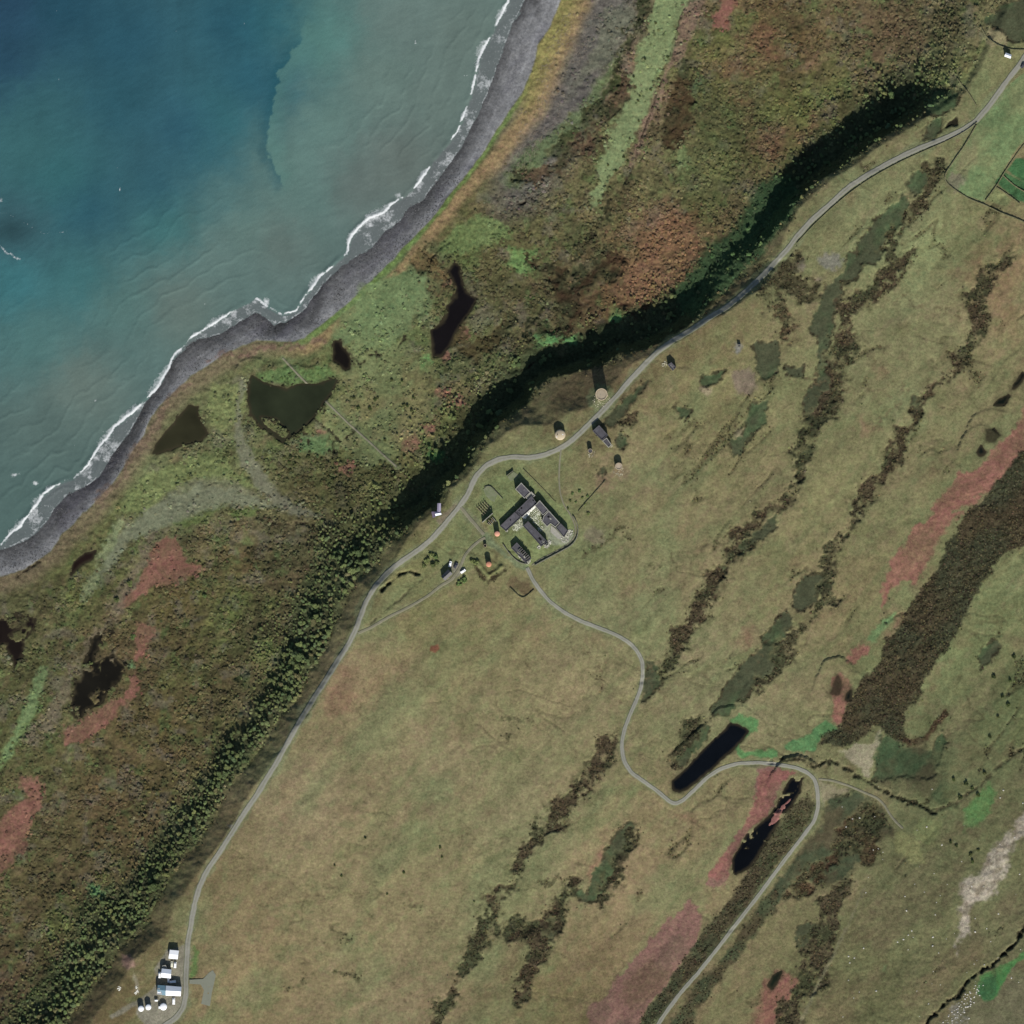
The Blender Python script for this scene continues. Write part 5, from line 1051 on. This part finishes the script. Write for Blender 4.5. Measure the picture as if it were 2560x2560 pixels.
gabled('barn', [(418.5, 2461), (456, 2464), (453.5, 2485.5), (418, 2484)], 4.2, 1.1, (WHITEG, WHITE), RENDERW, 'largest barn of the farmyard with a long white roof', 'barn')
t = gabled('barn_annexe', [(398, 2459.5), (418, 2461), (417.5, 2484), (396, 2481)], 4.0, .9, (BLUE, BLUE), RENDERW, 'blue-grey roofed end of the farmyard barn', 'barn')
flat_building('porch', [(396, 2468), (402, 2467), (408, 2482), (395.5, 2482)], 4.9, WHITE, RENDERW, 'triangular white canopy at the corner of the blue-grey barn', 'canopy', rot_win=False)
flat_building('generator_house', [(408, 2411), (417, 2409), (420, 2416), (410, 2418)], 3.0, CONC, CONC, 'pale concrete lean-to against the middle shed', 'outbuilding', rot_win=False)
def cylinder(name, X0, Y0, r, h, prof, wallm, topm, label, cat, extra=None, jit=0, group=None, seg=36):
    t = thing(name, X0, Y0, label, cat, group); rr = r*M_PX; rnd = random.Random(int(X0))
    MB().lathe([(rr*1.04, -2.5), (rr*1.0, 0), (rr*.97, h)], seg, jit=jit, rnd=rnd).build('wall', wallm, t, smooth=True)
    if prof == 'rim':
        MB().lathe([(rr*.80, h+.01), (rr*.80, h+.05)], seg).build('roof', topm, t)
        P1 = [(rr*math.cos(a), rr*math.sin(a)) for a in np.linspace(0, 2*math.pi, seg+1)[:-1]]; P2 = [(x*.86, y*.86) for x, y in P1]
        MB().ring(P1, P2, h+.02, h+.45).build('rim', CREAM, t)
    else:
        q_ = .22 if prof == 'dome' else .05
        MB().lathe([(rr*1.0, h+.01), (rr*.99, h+.12), (rr*.75, h+.12+rr*q_*.45), (rr*.4, h+.12+rr*q_*.85), (rr*.06, h+.12+rr*q_)], seg).build('roof', topm, t, smooth=True)
    for nm_, (x, y, z), (a, b_, c), m_ in (extra or []): MB().box((x, y, z), (a, b_, c)).build(nm_, m_, t)
    return t
cylinder('round_tower', 1503, 987, 15, 5.6, 'rim', CREAM, simple('tower_top', A(150, 138, 118), .12, .6, .9), 'largest round tower with a raised cream rim, alone north of the road', 'tower', extra=[('stair_block', (4.3, -1.0, 2.4), (1.2, .8, 5.4), CREAM), ('roof_stub', (-.6, -.4, 5.8), (.4, .4, .4), CONC)])
cylinder('round_tank', 1400, 1087.5, 13.3, 3.9, 'dome', CREAM, CREAM, 'cream domed round tank with a small black hatch beside the road bend', 'tank', extra=[('hatch', (-2.0, .1, 4.75), (.55, .55, .5), BLACK), ('hatch_cover', (2.0, .1, 4.6), (.7, .5, .35), WHITE), ('hatch_cover', (-2.5, -1.6, 4.45), (.5, .7, .35), WHITE)])
cylinder('small_kiln', 1475, 1128, 5.8, 3.2, 'rim', CONC, SLATE2, 'smallest grey round kiln just south of the roadside block', 'kiln')
cylinder('broken_kiln', 1546, 1166, 8.8, 3.4, 'rim', simple('worn_cream', A(172, 156, 138), .2, 1, .9), simple('worn_cream_top', A(160, 146, 128), .2, 1, .9), 'ragged cream round kiln furthest east of the road', 'kiln', jit=.10)
cylinder('brick_kiln', 1243, 1334, 6.8, 4.6, 'dome', SALMON, SALMON, 'pink capped round kiln beside the western wing', 'kiln')
cylinder('brick_kiln', 1222, 1410, 7.0, 4.2, 'dome', ORANGE, ORANGE, 'orange capped round kiln inside the pointed earth bank', 'kiln')
cylinder('well_head', 1213, 1364, 4, 1.6, 'rim', CONC, BLACK, 'small dark well with a pale rim beside the track corner', 'well', seg=10)
tg = 'pair of white storage tanks'
cylinder('storage_tank', 355.4, 2517.6, 7.3, 3.2, 'dome', WHITEG, WHITE, 'western one of the two round white tanks in the farmyard', 'tank', group=tg)
cylinder('storage_tank', 373.6, 2514, 7.3, 3.2, 'dome', WHITEG, WHITE, 'eastern one of the two round white tanks in the farmyard', 'tank', group=tg)
cylinder('large_tank', 411, 2513, 9.0, 1.8, 'dome', WHITEG, WHITE, 'lower and widest white tank near the barn', 'tank', extra=[('pump_box', (-2.8, -.7, 1.0), (1.6, 1.8, 2.0), WHITE)])
MB_ = MB()
t = thing('oil_tank', 393, 2497.5, 'small oval white tank on legs between the barn and the round tanks', 'tank')
MB().lathe([(.1, -1.3), (.7, -1.1), (.75, 1.1), (.1, 1.3)], 14).build('tank_body', WHITE, t, smooth=True).rotation_euler = (0, math.pi/2, 0)
for c_ in t.children: c_.location = (0, 0, 1.2)
for sx in (-.8, .8): MB().box((sx, 0, .2), (.2, 1.0, 1.0)).build('leg', CONC, t)
def slab(name, pts, h, m, label, cat):
    X0 = sum(p[0] for p in pts)/len(pts); Y0 = sum(p[1] for p in pts)/len(pts); t = MB().prism(loc(pts, X0, Y0), -1.5, h).build(name, m); t.location = (wx(X0), wy(Y0), hz(X0, Y0)); tag(t, label, cat); return t
SLABM = simple('lichened_slab', A(120, 122, 100), .2, .25, .95, c2=A(98, 108, 74))
slab('concrete_slab', [(1208, 1223), (1223, 1213), (1258, 1249), (1248, 1260), (1228, 1252), (1215, 1240)], .18, SLABM, 'long mossy concrete slab north-west of the old station', 'slab')
slab('yard_slab', [(1268, 1192), (1284, 1179), (1297, 1188), (1290, 1200), (1276, 1202)], .15, SLABM, 'small mossy slab north of the old station', 'slab')
def wall_line(name, P, wdt, h, m, label, cat='wall', group=None, step=2.4, stones=True, top=.0):
    P = np.array(P, float); c_ = P.mean(0); t = thing(name, c_[0], c_[1], label, cat, group); bz = t.location.z; r_ = random.Random(len(P)*7+int(c_[0]))
    R_ = resample(P, 4.0) if len(P) > 2 else np.array([P[0]*(1-k_)+P[1]*k_ for k_ in np.linspace(0, 1, max(2, int(np.hypot(*(P[1]-P[0]))/5)+1))])
    mbs = MB()
    for p, q_ in zip(R_[:-1], R_[1:]):
        mx, my = (p+q_)/2; ln = np.hypot(*(q_-p))*M_PX; rz = math.atan2(-(q_-p)[1], (q_-p)[0]); hh = h*r_.uniform(.8, 1.15); z = hz(mx, my)-bz
        mbs.box(((mx-c_[0])*M_PX, (c_[1]-my)*M_PX, z+hh/2-.5), (ln*1.08, wdt*r_.uniform(.85, 1.15), hh+1.0), rz+r_.uniform(-.04, .04), .85)
    mbs.build('masonry', m, t); return t
wg = 'field walls'
wall_line('field_wall', [(2440, 312), (2410, 365), (2385, 400), (2358, 440), (2358, 455), (2380, 475), (2420, 500), (2460, 515), (2500, 535), (2540, 550), (2575, 566)], .9, .85, DRYW, 'mossy field wall bending round the south-western side of the bright green field')
wall_line('field_wall', [(2388, 195), (2405, 218), (2425, 245), (2440, 272)], .8, .8, DRYW, 'short straight field wall running down to the road above the hollow')
wall_line('field_bank', [(2447, 66), (2463, 96), (2490, 116), (2526, 128), (2570, 128)], .9, .8, DRYW, 'curved mossy bank passing behind the white hut')
wall_line('field_wall', [(2500, 437), (2530, 465), (2575, 492)], .8, .8, DRYW, 'dark wall between the two small dark green fields')
wall_line('field_wall', [(2484, 468), (2515, 488), (2550, 515)], .8, .75, DRYW, 'wall along the lower side of the southern small green field')
wall_line('field_wall', [(2575, 340), (2540, 385), (2510, 430), (2486, 470), (2456, 510)], .8, .75, DRYW, 'wall along the south-eastern side of the bright green field')
wall_line('perimeter_wall', [(1255, 1357), (1266, 1374), (1278, 1389), (1292, 1402), (1306, 1410), (1324, 1409)], .6, 1.0, STONEW, 'curved stone wall round the south-western corner of the old station')
wall_line('perimeter_wall', [(1333, 1415), (1360, 1400), (1387, 1386), (1409, 1374), (1430, 1363), (1445, 1340), (1444, 1310), (1428, 1284)], .7, 1.1, STONEW, 'long stone wall round the south-eastern corner of the old station')
wall_line('slab_wall', [(1208, 1221), (1223, 1211), (1240, 1229), (1260, 1251)], .35, .8, STONEW, 'low kerb wall along two sides of the long mossy slab')
wall_line('field_wall', [(1516, 1198), (1495, 1222), (1468, 1252), (1442, 1283)], .5, .6, DRYW, 'faint low wall running down the slope from the broken kiln to the back track')
wall_line('yard_wall', [(1266, 1190), (1283, 1177)], .4, 1.6, STONEW, 'short free-standing wall at the edge of the small northern slab')
wall_line('roadside_wall', resample(MAIN, 20)[[i for i in range(len(resample(MAIN, 20))) if resample(MAIN, 20)[i][0] > 1975 and resample(MAIN, 20)[i][0] < 2440]]+np.array([5.5, 8.5]), .5, .7, DRYW, 'low mossy wall following the south side of the coast road')
wall_line('garden_wall', [(1305, 1170), (1330, 1195), (1355, 1220), (1378, 1245), (1394, 1260)], .5, .5, DRYW, 'low bank running diagonally past the north-east side of the old station')
wall_line('garden_wall', [(1272, 1466), (1290, 1484), (1308, 1498), (1325, 1482), (1340, 1470)], .6, .8, DRYW, 'V-shaped garden bank beside the moor road')
# timber-framed ruin
t = thing('timber_frame_ruin', 1213, 1276, 'grid of pale timber posts and short walls left from a fallen building', 'ruin')
u = np.array([math.cos(math.radians(42)), math.sin(math.radians(42))]); v_ = np.array([u[1], -u[0]])
for i in range(5):
    for j in range(5):
        p = u*(i-2)*1.35*1.3+v_*(j-2)*1.35*1.3
        MB().box((p[0]-1.0, p[1]+1.6, .4), (.45, .35, 1.8), math.radians(42)).build('post', TIMB, t)
for i in range(5):
    p = u*(i-2)*1.35*1.3
    MB().box((p[0]-1.0, p[1]+1.6, .35), (6.2, .22, .5), math.radians(-48)).build('beam', TIMB, t)
wall_line('ruined_gable', [(1206, 1306), (1232, 1283)], .55, 3.4, CONC, 'tall pale standing wall south of the timber grid', 'wall')
t = thing('ruined_cross_walls', 1224, 1300, 'cluster of short broken cross walls behind the tall pale wall', 'ruin')
for k_ in range(6):
    p = u*(k_-2.5)*1.15+v_*(1.6+.5*(k_ % 2)); MB().box((p[0], p[1], .9), (2.6+.8*(k_ % 3), .3, 2.4-.3*k_), math.radians(-48)).build('cross_wall', CONC if k_ % 2 else TIMB, t)
t = thing('broken_partitions', 1310, 1383, 'stubs of broken cross walls standing inside the collapsed southern wing', 'ruin')
for k_ in range(7):
    q_ = (k_-3)*1.55; MB().box((q_*.67, -q_*.74, 1.6+.3*(k_ % 3)), (3.6-.4*(k_ % 2), .28, 3.2), math.radians(42)).build('cross_wall', CONC if k_ % 2 else STONEW, t)
t = thing('broken_end_walls', 1362, 1358, 'jagged pale wall ends at the fallen tip of the long middle wing', 'ruin')
for k_ in range(4): MB().box((k_*.9-1.2, -k_*.9+.9, 1.6), (3.2-.4*k_, .28, 3.4-.5*k_), math.radians(42)).build('cross_wall', CONC, t)
t = thing('concrete_apron', 1400, 1338, 'pale grey concrete apron inside the notch of the eastern wings', 'apron')
MB().prism(loc([(1377, 1313), (1389, 1322), (1407, 1344), (1398, 1350), (1376, 1330)], 1400, 1338), -1, .05).build('slab', CONC, t)
# rubble heaps
def rubble(name, label, cs, cnt, tone, smin=.15, smax=.6):
    X = []; Y = []
    for x, y, r_ in cs:
        m_ = int(cnt*r_/sum(c_[2] for c_ in cs)); a = RNG.uniform(0, 6.28, m_); q_ = r_*np.sqrt(RNG.random(m_)); X.append(x+q_*np.cos(a)); Y.append(y+q_*np.sin(a))
    X = np.concatenate(X); Y = np.concatenate(Y); n_ = len(X); sz = RNG.uniform(smin, smax, n_)
    scatter(name, label, 'rubble', X, Y, .12, RNG.uniform(0, 6.28, n_), np.c_[sz, sz, sz*.8], alb(tone)*RNG.choice([.35, .7, 1.0, 1.25], n_)[:, None], ROCK_M)
rubble('white_rubble', 'heap of bright white rubble in the corner of the station courtyard', [(1317, 1281, 7), (1314, 1283, 6), (1319, 1278, 6), (1325, 1272, 6), (1331, 1267, 6), (1311, 1289, 6), (1335, 1264, 4)], 1900, (250, 250, 240), .3, .8)
rubble('courtyard_debris', 'thin scatter of pale debris over the courtyard', [(1335, 1285, 16), (1345, 1300, 14), (1298, 1310, 12), (1290, 1318, 10), (1346, 1285, 4), (1352, 1322, 8), (1340, 1275, 9)], 900, (210, 212, 190), .12, .38)
rubble('wing_rubble', 'grey rubble spilling from the fallen ends of the wings', [(1420, 1335, 9), (1412, 1348, 10), (1426, 1330, 7), (1366, 1362, 8), (1372, 1356, 6), (1318, 1402, 8), (1310, 1396, 7), (1302, 1388, 7), (1347, 1368, 4), (1267, 1327, 3)], 900, (190, 188, 172), .15, .5)
rubble('quarry_debris', 'white scraps on the ground west of the farmyard', [(346, 2475, 3), (343, 2465, 3), (300, 2468, 5), (342, 2480, 3)], 60, (240, 238, 225), .2, .5)
rubble('tower_debris', 'pale stones round the foot of the round tower and kilns', [(1503, 1002, 22), (1546, 1178, 14), (1478, 1135, 10), (1660, 912, 8), (1527, 1115, 4)], 330, (190, 184, 160), .12, .4)
# ---------------------------------------------------------------- vehicles
def car(name, X, Y, rz, body, label, L=4.3, W_=1.8, Hh=1.5, van=False):
    t = thing(name, X, Y, label, 'van' if van else 'car', None, rz, .05)
    b_ = MB(); b_.box((0, 0, .62), (L, W_, .62), 0, .97); o = b_.build('body', body, t)
    cab = MB().box((-.15 if not van else -.35, 0, 1.15 if not van else 1.3), ((L*.55) if not van else L*.78, W_*.9, .55 if not van else 1.1), 0, .84).build('cabin', body, t)
    MB().box((L*.16 if not van else L*.10, 0, 1.14 if not van else 1.4), (.5, W_*.82, .46), 0, .9).build('windscreen', GLASS, t)
    for sx in (-1, 1):
        for sy in (-1, 1):
            w_ = MB().lathe([(.30, -.1), (.32, -.08), (.32, .08), (.30, .1)], 12).build('wheel', TYRE, t); w_.rotation_euler = (math.pi/2, 0, 0); w_.location = (sx*L*.32, sy*W_*.47, .32)
        MB().box((L/2+.01, sx*W_*.34, .68), (.06, .3, .16)).build('headlight', WHITE, t)
    return t
car('parked_van', 440, 2409.5, math.radians(86), CARW, 'larger white box van parked below the northern farm shed', 2.9*1.0+1.6, 2.0, 1.7, True)
car('parked_car', 432, 2408, math.radians(88), simple('cream_car_paint', (.55, .54, .42), .02, 1, .3, .5), 'cream car parked left of the white box van')
car('parked_car', 423.6, 2446, math.radians(92), CARW, 'white car against the south wall of the middle shed')
car('parked_car', 429.0, 2446.3, math.radians(90), CARD, 'dark car in the shade between shed and barn')
car('parked_van', 434, 2451, math.radians(5), CARW, 'white van parked at the shaded north side of the barn', 4.8, 2.0, 1.8, True)
car('parked_van', 401.5, 2434.5, math.radians(88), CARW, 'white van behind the middle shed', 4.6, 1.9, 1.8, True)
car('parked_van', 436.6, 2499.4, math.radians(90), CARW, 'white van standing alone on grass south of the barn', 5.0, 2.1, 1.9, True)
car('parked_car', 1140, 1414, math.radians(60), CARD, 'dark car parked on the gravel before the cottage')
car('parked_car', 1158, 1428, math.radians(35), CARW, 'white car on the bank across the track from the cottage')
car('parked_car', 1126, 1410, math.radians(75), CARW, 'white car behind the cottage gable')
car('parked_car', 2554, 167, math.radians(60), CARD, 'dark car at the road edge near the white hut')
# masts with long thin shadows in the farmyard
for x, y, h_, lab in [(418, 2412, 9.0, 'slim pale mast behind the middle farm shed'), (398, 2494, 5.0, 'short pole beside the oval tank')]:
    t = thing('mast', x, y, lab, 'mast'); MB().lathe([(.14, -1), (.12, 0), (.06, h_)], 8).build('pole', CONC, t); MB().box((0, 0, h_-.4), (1.2, .08, .08)).build('crossarm', CONC, t)
print('tris ground', len(ground.data.polygons)*2, 'sea', len(sea.data.polygons)*2, 'objects', len(S.objects), 'trees', nT)
